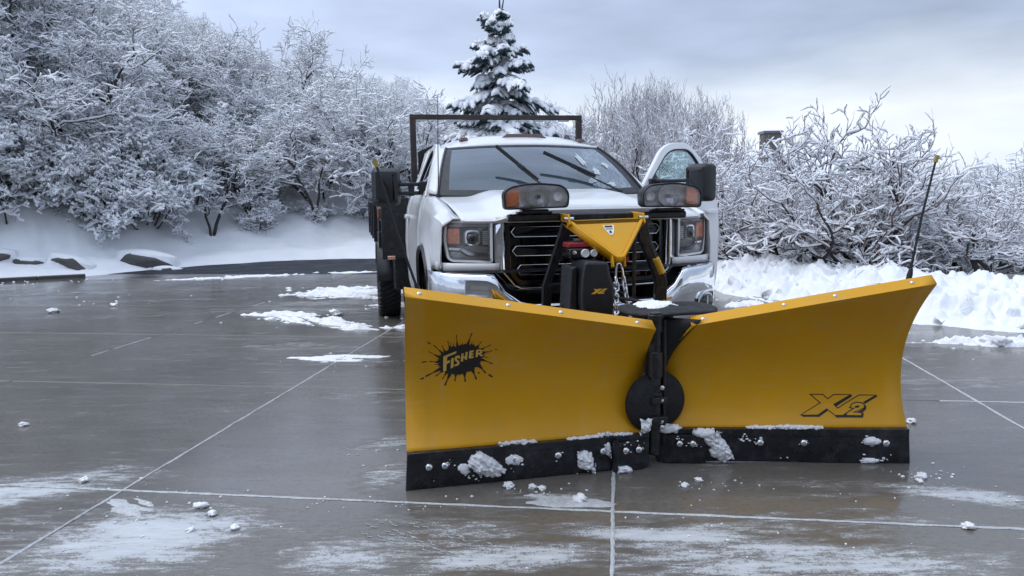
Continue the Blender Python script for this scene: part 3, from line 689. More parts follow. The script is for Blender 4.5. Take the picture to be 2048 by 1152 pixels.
# doors: hinge at origin, d along the door, z up, outward normal +o
def door_o(z): return interp(z, [.44, .55, .8, .95, 1.15, 1.28, 1.37, 1.41, 1.88], [-.035, -.015, 0, .008, -.002, -.02, -.05, -.068, -.255])
def make_door(ang, side):
    """side -1: closed, picture left; +1: swung open by ang"""
    a = math.radians(ang)
    hx, hy = side * 1.02, 1.50
    dv = Vector((math.sin(a) * side, math.cos(a), 0)); nv = Vector((math.cos(a) * side, -math.sin(a), 0))
    P = lambda d, z, o=0.0: Vector((hx, hy, 0)) + dv * d + nv * (door_o(z) + o) + Vector((0, 0, z))
    Ld = 1.16
    rows = []
    for z in (.46, .50, .58, .7, .8, .9, 1.0, 1.1, 1.2, 1.28, 1.34, 1.375, 1.40):
        rows.append([P(d, z) for d in (0, .02, .3, .6, .9, Ld - .02, Ld)])
    door = T(MB().grid(rows), 'door', 'white_paint', solid=.02)
    inner = MB(); inner.box(0, 1, 0, 1, 0, 1)
    V = [P(.03 + u * (Ld - .06), .5 + w * .86, -.03 - q * .07) for u in (0, 1) for q in (0, 1) for w in (0, 1)]
    T(MB().add(V, inner.F), 'door_lining', 'interior', door, bevel=.01)
    oo = round_poly([(-.02, 1.40), (Ld, 1.40), (Ld + .0, 1.66), (Ld - .14, 1.885), (.60, 1.878)], [0, 0, .25, .22, .26], 6)
    ii = inset(oo, .062)
    ii = [(a_, max(b_, 1.415)) for a_, b_ in ii]
    mb = MB(); mb.ring(oo, ii, lambda d, z, t: P(d, z, t), -.03, .010); T(mb, 'window_frame', 'white_paint', door, bevel=.006)
    i2 = inset(oo, .075); i2 = [(a_, max(b_, 1.40)) for a_, b_ in i2]
    mb = MB(); mb.ring(ii, i2, lambda d, z, t: P(d, z, t), -.026, .004); T(mb, 'window_seal', 'black_plastic', door)
    mb = MB(); mb.prism([(.06, 1.41), (.31, 1.41), (.31, 1.60), (.26, 1.58)], lambda d, z, t: P(d, z, t), -.02, .006); T(mb, 'mirror_base', 'black_plastic', door)
    mb = MB(); mb.sheet([(d, z) for d, z in i2], lambda d, z: P(d, z, -.012)); T(mb, 'window_glass', 'side_glass', door, angle=0)
    mb = MB(); hb = round_poly([(Ld - .23, 1.185), (Ld - .05, 1.185), (Ld - .05, 1.225), (Ld - .23, 1.225)], .018, 4)
    mb.prism(hb, lambda d, z, t: P(d, z, t), .03, .052); mb.prism([(Ld - .215, 1.19), (Ld - .19, 1.19), (Ld - .19, 1.22), (Ld - .215, 1.22)], lambda d, z, t: P(d, z, t), 0, .034); mb.prism([(Ld - .09, 1.19), (Ld - .065, 1.19), (Ld - .065, 1.22), (Ld - .09, 1.22)], lambda d, z, t: P(d, z, t), 0, .034)
    T(mb, 'door_handle', 'white_paint', door, bevel=.006)
    # towing mirror on twin arms
    mo = .09 * side
    head = round_poly([(.285 + mo, 1.315), (.525 + mo, 1.315), (.525 + mo, 1.64), (.285 + mo, 1.64)], .055, 5)
    hd = .02
    mb = MB()
    f = lambda o, z, t: P(.20, 1.40, 0) - Vector((0, 0, 1.40)) + nv * o + dv * t + Vector((0, 0, z))
    back = inset(head, .03)
    mb.grid([[f(o, z, -.10) for o, z in inset(head, .07)], [f(o, z, -.085) for o, z in back], [f(o, z, -.03) for o, z in head], [f(o, z, .06) for o, z in head]], True)
    nn = len(head); mb.F.append(tuple(range(nn))); mb.F.append(tuple(range(3 * nn, 4 * nn))[::-1])
    mir = T(mb, 'wing_mirror', 'black_plastic', door, bevel=.004)
    mb = MB(); mb.prism(inset(head, .02), f, .0605, .064); T(mb, 'mirror_glass', 'chrome', mir)
    mb = MB(); mb.tube([f(.293, z_, -.06 - .04 * 0) for z_ in (1.44, 1.441)], .001, 4)
    mb = MB(); mb.tube([f(.285 + mo, 1.425, -.032), f(.525 + mo, 1.425, -.032)], .004, 5); T(mb, 'mirror_rib', 'gloss_black', mir)
    mb = MB()
    mb.beam(f(.0, 1.50, 0), f(.30 + mo, 1.50, -.02), .05, .032); mb.beam(f(.0, 1.425, 0), f(.30 + mo, 1.425, -.02), .05, .032); mb.beam(f(-.01, 1.41, .0), f(-.01, 1.525, .0), .09, .10, (0, 1, 0)); mb.beam(f(.10, 1.40, 0), f(.10, 1.52, 0), .05, .06, (0, 1, 0))
    T(mb, 'mirror_arm', 'black_plastic', door, bevel=.01)
    return door
make_door(0, -1)
make_door(60, 1)['label'] = 'white driver door swung open'
# cab corner behind the doors, sills, back wall, floor
for sx in (-1, 1):
    rows = []
    for z in (.44, .55, .8, .95, 1.15, 1.28, 1.37, 1.41, 1.64, 1.85):
        x = 1.02 + door_o(z)
        rows.append([(sx * x, y, z) for y in (2.67, 2.8, 2.95)] + [(sx * (x - .05), 3.0, z)])
    T(MB().grid(rows), 'cab_corner', 'white_paint', solid=.015)
    mb = MB(); mb.box(min(sx * .9, sx * .98), max(sx * .9, sx * .98), 1.48, 2.98, .42, .50); T(mb, 'sill', 'black_plastic', bevel=.02)
mb = MB()
mb.prism([(-.95, .5), (.95, .5), (.95, 1.36), (.80, 1.84), (-.80, 1.84), (-.95, 1.36)], lambda a, b, t: (a, t, b), 2.99, 3.02)
bw = T(mb, 'cab_back', 'white_paint')
mb = MB(); mb.prism(round_poly([(-.62, 1.42), (.62, 1.42), (.56, 1.74), (-.56, 1.74)], .06, 4), lambda a, b, t: (a, t, b), 2.982, 3.028); T(mb, 'rear_window', 'lens_dark', bw)
mb = MB(); mb.box(-.95, .95, 1.25, 2.98, .50, .56); T(mb, 'cab_floor', 'interior')
mb = MB()
mb.grid([[(x, 1.10 + .15 * abs(x), 1.385) for x in np.linspace(-.85, .85, 9)], [(x, 1.42, 1.415 - .02 * abs(x)) for x in np.linspace(-.88, .88, 9)], [(x, 1.62, 1.37) for x in np.linspace(-.9, .9, 9)], [(x, 1.64, 1.10) for x in np.linspace(-.9, .9, 9)], [(x, 1.55, .75) for x in np.linspace(-.9, .9, 9)]])
T(mb, 'dashboard', 'interior', solid=.02)
mb = MB(); c = Vector((.45, 1.80, 1.28)); mb.tube([c + Vector((.19 * math.cos(t), .07 * math.sin(t), .18 * math.sin(t))) for t in np.linspace(0, 2 * math.pi, 25)[:-1]], .016, 8, closed=True)
mb.beam(c + Vector((-.18, 0, 0)), c + Vector((.18, 0, 0)), .04, .03); mb.beam(c, c + Vector((0, -.18, -.05)), .06, .06); T(mb, 'steering_wheel', 'interior')
for x in (-.45, .45):
    mb = MB(); mb.prism(round_poly([(2.05, .75), (2.55, .72), (2.75, 1.40), (2.62, 1.44), (2.42, .95), (2.05, .95)], .05, 3), lambda a, b, t: (x + t, a, b), -.26, .26)
    st = T(mb, 'seat', 'interior', bevel=.04); mb = MB(); mb.box(x - .13, x + .13, 2.66, 2.76, 1.45, 1.65); T(mb, 'headrest', 'interior', st, bevel=.04)

# ---- grille
def gp(a, b, t): return (a, t, b)
half = [(0, 1.275), (.40, 1.272), (.60, 1.262), (.662, 1.225), (.658, .90), (.640, .862), (.545, .765), (.50, .745), (.0, .735)]
midh = [(0, 1.255), (.40, 1.252), (.555, 1.245), (.602, 1.21), (.600, .91), (.588, .880), (.515, .79), (.478, .772), (.0, .765)]
innh = [(0, 1.24), (.40, 1.238), (.53, 1.235), (.565, 1.20), (.562, .915), (.555, .885), (.495, .808), (.465, .792), (.0, .785)]
full = lambda h: h + [(-x, z) for x, z in h[-2:0:-1]]
bend = lambda a: .055 * (abs(a) / .65) ** 2
O, Mi, I = full(half), full(midh), full(innh)
mb = MB(); mb.grid([[(a, .06 + bend(a), b) for a, b in O], [(a, -.002 + bend(a), b) for a, b in inset(O, .010)], [(a, -.020 + bend(a), b) for a, b in Mi], [(a, .0 + bend(a), b) for a, b in inset(I, -.012)], [(a, .075 + bend(a), b) for a, b in I]], True)
grille = T(mb, 'grille', 'chrome', bevel=.006, angle=50)
mb = MB(); mb.prism(inset(I, -.01), lambda a, b, t: (a, t + bend(a) * .5, b), .10, .12); T(mb, 'grille_back', 'gloss_black', grille, angle=0)
mb = MB(); mb.ring(inset(I, -.004), inset(I, .03), lambda a, b, t: (a, t + bend(a), b), .03, .09); T(mb, 'grille_inner_rim', 'gloss_black', grille, bevel=.005)
for k, z in enumerate((1.149, 1.021, .893)):
    w = (.535, .528, .515)[k] if k < 2 else .50
    hexo = [(-w, z), (-w + .028, z + .036), (w - .028, z + .036), (w, z), (w - .028, z - .036), (-w + .028, z - .036)]
    hexo = dense(hexo, 5)
    mb = MB(); mb.ring(hexo, inset(hexo, .0055), lambda a, b, t: (a, t + bend(a), b), .012, .05); br = T(mb, 'grille_bar', 'chrome', grille, bevel=.003)
    mb = MB(); mb.prism(inset(hexo, .0055), lambda a, b, t: (a, t + bend(a), b), .035, .06); T(mb, 'bar_insert', 'gloss_black', br, angle=0)
    for q in np.linspace(-.44, .44, 12):
        mb = MB(); mb.box(q - .006, q + .006, .045 + bend(q), .10, z - .092, z - .04); T(mb, 'grille_rib', 'gloss_black', grille)

# ---- headlamps
def hy(x): return interp(abs(x), [.60, .66, .80, .95, 1.0], [.025, .03, .105, .215, .27])
for sx in (-1, 1):
    f = lambda a, b, t: (sx * a, hy(a) + t, b)
    outl = round_poly([(.662, 1.225), (.955, 1.232), (.968, 1.10), (.945, .968), (.915, .95), (.664, .948)], [.01, .02, .04, .04, .02, .01], 4)
    outl = dense(outl, 3)
    mb = MB(); mb.prism(outl, f, .075, .09); hl = T(mb, 'headlight', 'lamp_grey', angle=0)
    mb = MB(); mb.prism(dense([(.675, 1.056), (.858, 1.060), (.858, 1.186), (.675, 1.186)], 5), f, .066, .074); T(mb, 'lamp_mask', 'lamp_dark', hl)
    mb = MB(); mb.ring(outl, inset(outl, .016), f, -.004, .085); T(mb, 'lamp_frame', 'lamp_grey', hl, bevel=.003)
    mb = MB(); mb.prism(dense([(.675, 1.19), (.95, 1.19), (.948, 1.222), (.675, 1.216)], 6), f, .03, .07); T(mb, 'upper_trim', 'lamp_grey', hl)
    mb = MB(); mb.prism(dense([(.675, 1.012), (.80, 1.02), (.845, 1.045), (.95, 1.05), (.952, 1.03), (.86, 1.025), (.815, .995), (.675, .99)], 3), f, .005, .05); T(mb, 'running_lamp', 'zinc', hl, bevel=.003)
    mb = MB(); mb.prism(dense([(.675, .962), (.93, .966), (.948, 1.02), (.865, 1.018), (.818, .987), (.675, .982)], 3), f, .02, .07); T(mb, 'lower_reflector', 'lower_lamp', hl)
    mb = MB(); mb.prism(dense([(.862, 1.07), (.952, 1.07), (.957, 1.178), (.862, 1.178)], 4), f, .008, .07); T(mb, 'turn_signal', 'amber', hl, bevel=.005)
    o = Vector((sx * .785, hy(.785) + .02, 1.115)); axd = Vector((0, -1, 0))
    ring = round_poly([(.738, 1.063), (.832, 1.063), (.832, 1.167), (.738, 1.167)], .035, 4)
    mb = MB(); mb.ring(ring, inset(ring, .010), f, .0, .07); T(mb, 'projector_ring', 'reflector', hl)
    mb = MB(); mb.lathe([(.040, -.04), (.040, .0), (.030, .018), (.015, .027), (.0, .03)], o, axd, 24); T(mb, 'projector', 'lens_dark', hl)
    mb = MB(); mb.lathe([(.0, .0), (.012, 0), (.010, .01), (0, .012)], o + Vector((sx * -.03, -.005, -.038)), axd, 10); T(mb, 'bulb', 'zinc', hl)
    mb = MB()
    for k in range(7): mb.box(min(sx * .680, sx * .722), max(sx * .680, sx * .722), hy(.70) + .02, hy(.70) + .06, 1.07 + k * .0135, 1.078 + k * .0135)
    T(mb, 'lamp_louver', 'reflector', hl)
    mb = MB(); rows = [[f(a, b, .004) for a, b in inset(outl, .015)], [f(a, b, -.010) for a, b in inset(outl, .03)]]
    mb.grid(rows, True); n = len(outl); mb.F.append(tuple(range(n, 2 * n))); T(mb, 'lamp_lens', 'lens_milky', hl, angle=60)

# ---- bumper
def by(x): return interp(abs(x), [0, .5, .67, .85, .98, 1.04, 1.065, 1.07], [-.095, -.085, -.06, .02, .12, .22, .36, .52])
bx = [(x, by(x)) for x in (0, .15, .3, .42, .50, .56, .60, .64, .67, .72, .78, .85, .91, .96, 1.0, 1.03)] + [(1.05, .26), (1.063, .36), (1.066, .46)]
def btop(x): return interp(x, [0, .42, .50, .60, .665, .70, 1.07], [.675, .680, .700, .775, .872, .878, .885])
rowsT = []
prof = [(.0, .030), (-.012, .012), (-.03, .0), (-.40, -.004), (-.44, .004), (-.80, .012), (-.97, .03), (-1.0, .055)]
for (fr, dy) in prof:
    row = []
    for x, y in bx:
        zt = btop(x); zb = .455; 
        z = zt + fr * (1 if fr > -.04 else (zt - zb)) if fr > -.04 else lerp(zt, zb, -fr)
        row.append((x, y + dy, z))
    rowsT.append([(-a, b, c) for a, b, c in row[::-1]] + row[1:])
bump = T(MB().grid(rowsT), 'bumper', 'chrome', angle=50, solid=.006)
mb = MB(); mb.box(-.95, .95, .06, .16, .50, .66); mb.grid([[(x, by(x) + .05, .885) for x in np.linspace(-1.0, 1.0, 21)], [(x, by(x) + .09 + .0, .90) for x in np.linspace(-1.0, 1.0, 21)], [(x, hy(max(.6, abs(x))) + .03, .90) for x in np.linspace(-1.0, 1.0, 21)]])
T(mb, 'bumper_gap', 'black_plastic', bump)
mb = MB(); mb.prism(round_poly([(-.55, .49), (.55, .49), (.60, .57), (.50, .64), (-.50, .64), (-.60, .57)], .03, 3), lambda a, b, t: (a, by(a) + t, b), -.012, .004); T(mb, 'air_intake', 'black_plastic', bump)
for sx in (-1, 1):
    f = lambda a, b, t: (sx * a, by(a) + t, b)
    oo = dense(round_poly([(.795, .53), (.975, .53), (.985, .60), (.985, .70), (.86, .70), (.80, .645)], .03, 3), 2)
    mb = MB(); mb.ring(oo, inset(oo, .012), f, -.014, .0); fo = T(mb, 'fog_lamp', 'dull_chrome', bump)
    mb = MB(); mb.prism(inset(oo, .012), f, -.009, .0); T(mb, 'fog_recess', 'gloss_black', fo, angle=0)
    ctr = Vector((sx * .895, by(.895) - .005, .615)); ax = Vector((sx * .35, -1, 0))
    mb = MB(); mb.lathe([(.066, -.02), (.068, .006), (.060, .012), (.055, .006), (.05, -.002), (.0, -.004)], ctr, ax, 24); T(mb, 'fog_reflector', 'reflector', fo)
    mb = MB(); mb.lathe([(.058, .010), (.04, .018), (.0, .022)], ctr, ax, 20); T(mb, 'fog_lens', 'lens_clear', fo)
mb = MB(); mb.grid([[(x, by(x) + .06, .46) for x in np.linspace(-1, 1, 21)], [(x, by(x) + .10, .36) for x in np.linspace(-1, 1, 21)]]); T(mb, 'air_dam', 'black_plastic', bump, solid=.015)

# ---- wheels
def wheel(x, y, w, r, side, tread=True):
    h = w / 2
    mb = MB(); mb.lathe([(r * .62, -h * .9), (r * .80, -h), (r * .93, -h * .96), (r * .985, -h * .80), (r, -h * .6), (r, h * .6), (r * .985, h * .80), (r * .93, h * .96), (r * .80, h), (r * .62, h * .9), (r * .60, 0), (r * .62, -h * .9)], (x, y, r), (1, 0, 0), 48)
    wo = T(mb, 'wheel', 'rubber')
    if tread:
        mb = MB()
        for k in range(44):
            for c, q in ((-.74, 0), (-.28, .5), (.22, 0), (.70, .5)):
                a = 2 * math.pi * (k + q) / 44; ca, sa = math.cos(a), math.sin(a); t = Vector((0, -sa, ca)); n = Vector((0, ca, sa))
                o = Vector((x + c * h, y, r)) + n * (r + .004); mb.beam(o - t * .019 - Vector((.010, 0, 0)), o + t * .019 + Vector((.010, 0, 0)), .065 if abs(c) < .5 else .055, .02, n)
        T(mb, 'tread', 'rubber', wo, angle=0)
    mb = MB(); mb.lathe([(r * .62, -h * .85), (r * .60, -h * .7), (r * .55, -h * .3), (r * .20, -h * .1), (r * .18, -h * .5 * 0 + h * .0), (0, 0)] if side < 0 else [(r * .62, h * .85), (r * .60, h * .7), (r * .55, h * .3), (r * .20, h * .1), (0, 0)], (x, y, r), (1, 0, 0), 32)
    T(mb, 'rim', 'dull_chrome', wo)
for sx in (-1, 1):
    wheel(sx * .87, AX, .26, .41, sx, False)
    wheel(sx * 1.17, 4.12, .25, .41, sx, sx < 0); wheel(sx * .86, 4.12, .25, .41, sx, False)
mb = MB(); mb.tube([(-.9, 4.12, .41), (.9, 4.12, .41)], .06, 10); mb.box(-.45, -.37, .3, 5.9, .55, .72); mb.box(.37, .45, .3, 5.9, .55, .72); mb.tube([(-.8, AX, .41), (.8, AX, .41)], .05, 8)
T(mb, 'chassis', 'black_steel')
# ---- flatbed
mb = MB(); mb.box(-1.26, 1.26, 3.16, 6.0, .93, 1.0); bed = T(mb, 'flatbed', 'black_steel', bevel=.01)
for sx in (-1, 1):
    mb = MB(); a, b = sorted((sx * 1.262, sx * 1.30)); mb.box(a, b, 3.2, 6.0, .86, 1.03); T(mb, 'side_rail', 'black_steel', bed, bevel=.008)
    for k in range(2):
        mb = MB(); a, b = sorted((sx * 1.264, sx * 1.292)); mb.box(a, b, 3.24, 5.98, 1.035 + k * .125, 1.15 + k * .125); T(mb, 'side_board', 'wood' if k else 'black_steel', bed, bevel=.006)
    for k in range(4):
        mb = MB(); a, b = sorted((sx * 1.295, sx * 1.335)); yy = 3.6 + k * .75; mb.box(a, b, yy, yy + .07, .9, 1.33); T(mb, 'stake', 'black_steel', bed, bevel=.005)
    mb = MB(); a, b = sorted((sx * .98, sx * 1.27)); mb.box(a, b, 3.10, 3.16, .74, 1.385); T(mb, 'bulkhead_wing', 'black_steel', bed, bevel=.008)
    mb = MB(); a, b = sorted((sx * 1.135, sx * 1.215)); mb.box(a, b, 3.085, 3.10, .738, .778); ml = T(mb, 'marker_lamp', 'zinc', bed, bevel=.004)
    mb = MB(); a, b = sorted((sx * 1.155, sx * 1.195)); mb.box(a, b, 3.075, 3.086, .744, .772); T(mb, 'marker_lens', 'amber', ml, bevel=.003)
    mb = MB(); a, b = sorted((sx * 1.0, sx * 1.30)); mb.grid([[(q, 4.12 + .50 * math.cos(t), .41 + .50 * math.sin(t)) for q in (a, b)] for t in np.linspace(R(20), R(175), 12)]); T(mb, 'mudguard', 'black_plastic', bed, solid=.012)
    mb = MB(); a, b = sorted((sx * .96, sx * 1.14)); mb.box(a, b, 3.22, 3.60, .40, .86); T(mb, 'toolbox', 'black_steel', bed, bevel=.01)
    mb = MB(); a, b = sorted((sx * .875, sx * .935)); mb.box(a, b, 3.13, 3.19, 1.0, 2.195); T(mb, 'rack_post', 'rust_steel', bed, bevel=.004)
mb = MB(); mb.box(-.935, .935, 3.13, 3.19, 2.1955, 2.245); T(mb, 'rack_bar', 'rust_steel', bed, bevel=.004)
mb = MB()
rg = random.Random(5)
x = -.9
while x < .9:
    w = rg.uniform(.05, .16); mb.box(x, x + w, 3.14, 3.18, 2.180 - rg.uniform(.0, .008), 2.194); x += w + rg.uniform(.02, .3)
T(mb, 'rack_ice', 'ice', bed, kind='stuff')
mb = MB(); mb.prism([(-.86, 1.0), (.86, 1.0), (.86, 1.80), (.72, 1.925), (-.70, 1.93), (-.86, 1.86)], lambda a, b, t: (a, t, b), 3.14, 3.165); T(mb, 'bulkhead', 'black_plastic', bed, bevel=.005)
# ------------------------------------------------------------------ the V-plow (coordinates in the truck's frame, shifted to the hinge)
HX, HY = -.10, -1.34
cy_, sy_ = math.cos(TR_YAW), math.sin(TR_YAW)
plow = empty('snow_plow', (TR_LOC[0] + cy_ * HX - sy_ * HY, TR_LOC[1] + sy_ * HX + cy_ * HY, 0), TR_YAW)
tag(plow, 'yellow two winged V snow plow with black cutting edge mounted on the white truck', 'snow plow')
POFF = (-HX, -HY, 0)
def PB(mb, name, m, parent=None, **k): return mb.build(name, M[m], parent or plow, off=POFF, **k)

class Wing:
    def __init__(s, ox, oy, ang, sg, S):
        a = R(ang); s.o = Vector((ox, oy, 0)); s.sg = sg; s.S = S
        s.d = Vector((math.cos(a) * sg, math.sin(a) * sg, 0)); s.f = Vector((math.sin(a), -math.cos(a), 0))
    def top(s, q): return (.725 if s.sg < 0 else .702) + .19 * q
    def prof(s, q, z):
        """forward offset of the moldboard face at distance q along and height z"""
        zt = s.top(q) ; t = max(0, (z - .17) / (zt - .17)); k = q / s.S
        t0 = lerp(.39, .35, k); a = lerp(.46, .70 if s.sg > 0 else .76, k)
        return a * ((t - t0) ** 2 - t0 * t0)
    def P(s, q, z, o=0.0): return s.o + s.d * q + s.f * (s.prof(q, z) + o) + Vector((0, 0, z))
    def Pf(s, q, z, o=0.0): return s.o + s.d * q + s.f * o + Vector((0, 0, z))
WLf = Wing(-.128, -1.374, 0.35, -1, 1.235); WRt = Wing(-.072, -1.313, -15.54, 1, 1.285)
def cut_in(w, z):
    if w.sg < 0: return .012
    return .045 + (.155 * (max(0, z - .44) / .33) ** 1.7 if z > .44 else 0)
moldboards = []
for w in (WLf, WRt):
    rows = []
    for t in np.linspace(0, 1, 30):
        row = []
        for k in np.linspace(0, 1, 13):
            z = lerp(.172, w.top(.1 + k * (w.S - .1)) , t); q = lerp(cut_in(w, z), w.S - .01 * math.sin(t * math.pi), k)
            z = lerp(.172, w.top(q), t); row.append(w.P(q, z))
        rows.append(row)
    last = rows[-1]; qs = [cut_in(w, w.top(0)) + k * (w.S - cut_in(w, w.top(0))) for k in np.linspace(0, 1, 13)]
    b1 = [p + w.f * .006 + Vector((0, 0, .006)) for p in last]; b2 = [p - w.f * .046 + Vector((0, 0, .040)) for p in last]; b3 = [p - w.f * .060 + Vector((0, 0, .034)) for p in last]; b4 = [p - w.f * .060 + Vector((0, 0, .0)) for p in last]
    mo = PB(MB().grid(rows + [b1, b2, b3, b4]), 'moldboard', 'yellow', angle=28, solid=.006)
    mo['label'] = 'yellow curved blade with ' + ('black splash emblem' if w.sg < 0 else 'outlined model lettering'); moldboards.append(mo)
    for q in (.10, .50, .76, 1.17) if w.sg < 0 else (.225, .61, .845, 1.19):
        zt = w.top(q); c = w.P(q, zt) - w.f * .022 + Vector((0, 0, .024)); n = (w.f * .6 + Vector((0, 0, .8)))
        mb = MB(); mb.lathe([(.0105, 0), (.0105, .004), (.006, .008), (0, .009)], c, n, 10); PB(mb, 'bolt', 'dull_chrome', mo)
    for q in (.28, .55, .85, 1.19):          # ribs behind the blade
        mb = MB(); zz = np.linspace(.19, w.top(q) - .02, 14)
        mb.prism([(w.prof(q, z) - .008, z) for z in zz] + [(min(w.prof(q, z) for z in zz) - .10, z) for z in zz[::-1]], lambda a, b, t: w.Pf(q + t, b, a), -.006, .006); PB(mb, 'rib', 'yellow', mo)
    mb = MB(); mb.beam(w.Pf(.05, .25, -.12), w.Pf(w.S - .03, .25, -.12), .09, .09); PB(mb, 'back_beam', 'black_steel', mo, bevel=.006)
    # cutting edge
    mb = MB(); q0 = .19 if w.sg < 0 else .26
    mb.prism([(q0 - .02, .006), (w.S + .012, .0), (w.S + .0, .178), (q0 - .02, .178)], lambda a, b, t: w.Pf(a, b, t), .000, .022)
    ce = PB(mb, 'cutting_edge', 'edge_steel', bevel=.003)
    mb = MB(); mb.prism([(.012, .145), (w.S, .142), (w.S, .183), (.012, .181)], lambda a, b, t: w.Pf(a, b, t), -.02, .026); PB(mb, 'edge_clamp', 'edge_steel', ce, bevel=.003)
    ci = dense(round_poly([(.006, .006), (q0, .004), (q0, .150), (.006, .155)], .01, 2), 4)
    mb = MB(); mb.prism(ci, lambda a, b, t: w.Pf(a, b, t - .03 * (1 - min(1, a / .07)) ** 2), .010, .046); PB(mb, 'center_shoe', 'edge_steel', ce, bevel=.004)
    if w.sg < 0:
        mb = MB(); mb.tube([w.Pf(.196, .006, .046), w.Pf(.196, .165, .046)], .016, 8); PB(mb, 'edge_rib', 'edge_steel', ce)
    for i, q in enumerate((.072, .142, .253, .49, .71, 1.056, 1.133) if w.sg < 0 else (.124, .193, .54, .761, 1.101, 1.172)):
        o = .046 if q < q0 else .022
        mb = MB(); mb.lathe([(.020, 0), (.0195, .005), (.014, .012), (.007, .015), (0, .0155)], w.Pf(q, .108, o), w.f, 14); PB(mb, 'bolt', 'zinc', ce)

# decals
def decal(polys, w, mp, m, name, parent, off=.0045):
    bm = bmesh.new()
    for poly in polys:
        try: bm.faces.new([bm.verts.new((*mp(a, b), 0)) for a, b in poly])
        except ValueError: pass
    zs = [v.co.y for v in bm.verts]
    z = min(zs)
    while z < max(zs):
        gm = bm.verts[:] + bm.edges[:] + bm.faces[:]
        bmesh.ops.bisect_plane(bm, geom=gm, plane_co=(0, z, 0), plane_no=(0, 1, 0)); z += .015
    bmesh.ops.triangulate(bm, faces=bm.faces)
    for v in bm.verts:
        v.co = w.P(v.co.x, v.co.y, off) + Vector(POFF)
    me = bpy.data.meshes.new(name); bm.to_mesh(me); bm.free(); me.materials.append(M[m])
    o = bpy.data.objects.new(name, me); COL.objects.link(o); o.parent = parent
    return o
def stroke(pts, wd, closed=False):
    P = [Vector(p) for p in pts]; N = len(P); res = []
    L_, R_ = [], []
    for i in range(N):
        a = P[i] - P[i - 1] if (i or closed) else P[1] - P[0]
        b = P[(i + 1) % N] - P[i] if (i < N - 1 or closed) else P[-1] - P[-2]
        na = Vector((-a.y, a.x)).normalized(); nb = Vector((-b.y, b.x)).normalized(); n = na + nb
        if n.length < 1e-4: n = na
        n.normalize(); c = max(.35, n.dot(na)); L_.append(P[i] + n * wd / 2 / c); R_.append(P[i] - n * wd / 2 / c)
    for i in range(N if closed else N - 1):
        j = (i + 1) % N; res.append([tuple(L_[i]), tuple(L_[j]), tuple(R_[j]), tuple(R_[i])])
    return res
# splash emblem, in units of the enlarged crop
cS = lambda a, b: (.965 - (830 + a * .12154 - 920) * .00245, .618 - (640 + b * .12153 - 712) * .00236)
rg = random.Random(4); body = []
for k in range(150):
    q = 2 * math.pi * k / 150; j = rg.uniform(.93, 1.09) if k % 2 else rg.uniform(.90, .99)
    x, y = 372 * math.cos(q) * j, 292 * math.sin(q) * j; body.append((768 + x, 615 + y - .10 * x))
decal([body], WLf, cS, 'decal_black', 'emblem', moldboards[0], .0045)
tips = [(910, 120, 26), (670, 145, 20), (540, 258, 22), (320, 325, 24), (240, 440, 18), (265, 628, 24), (205, 900, 36), (370, 905, 30), (515, 1080, 36), (680, 1015, 28), (850, 1035, 34), (1035, 1005, 36), (1185, 900, 34), (1295, 735, 26), (1210, 615, 20), (1275, 485, 20), (1235, 370, 24), (1085, 300, 22), (475, 965, 26), (455, 345, 22), (1135, 815, 20), (340, 515, 16), (350, 690, 18), (1220, 520, 14), (930, 290, 20), (640, 300, 18), (590, 300, 18)]
spk = []
for x, y, wd in tips:
    c = Vector((768, 615)); t = Vector((x, y)); d = (t - c).normalized(); n = Vector((-d.y, d.x)); q = math.atan2(d.y, d.x)
    b = c + Vector((350 * math.cos(q), 275 * math.sin(q) - 35 * math.cos(q)))
    spk.append([tuple(b + n * wd), tuple(b - n * wd), tuple(lerp(b, t, .55) - n * wd * .22), tuple(t - n * wd * .42), tuple(t + d * wd * .4), tuple(t + n * wd * .42), tuple(lerp(b, t, .55) + n * wd * .22)])
for x, y, x2, y2, wd in ((215, 262, 268, 290, 22), (130, 635, 215, 630, 20), (115, 948, 172, 925, 26), (1240, 935, 1305, 988, 28), (1315, 470, 1350, 462, 18), (1065, 885, 1085, 910, 26)):
    spk += stroke([(x, y), (x2, y2)], wd)
decal(spk, WLf, cS, 'decal_black', 'emblem_splash', moldboards[0], .0042)
let = [[(480, 545), (690, 455), (685, 500), (545, 560), (540, 640), (592, 622), (592, 668), (540, 690), (535, 820), (485, 830)],
       [(612, 592), (650, 580), (652, 760), (605, 785)],
       [(900, 465), (970, 455), (970, 490), (938, 496), (938, 520), (968, 514), (968, 550), (938, 556), (938, 576), (976, 568), (976, 602), (898, 612)],
       [(1010, 450), (1075, 444), (1112, 465), (1114, 510), (1092, 532), (1140, 572), (1095, 580), (1058, 542), (1045, 542), (1045, 588), (1008, 592)]]
let += stroke([(745, 598), (728, 560), (695, 566), (682, 600), (694, 634), (722, 656), (734, 690), (714, 718), (668, 728)], 36)
let += stroke([(792, 508), (786, 660)], 36) + stroke([(856, 482), (852, 632)], 36) + stroke([(804, 592), (840, 576)], 34)
decal(let, WLf, cS, 'decal_yellow', 'emblem_lettering', moldboards[0], .0056)
decal([[(1044, 480), (1074, 477), (1080, 490), (1074, 503), (1044, 508)]], WLf, cS, 'decal_black', 'emblem_lettering', moldboards[0], .0066)
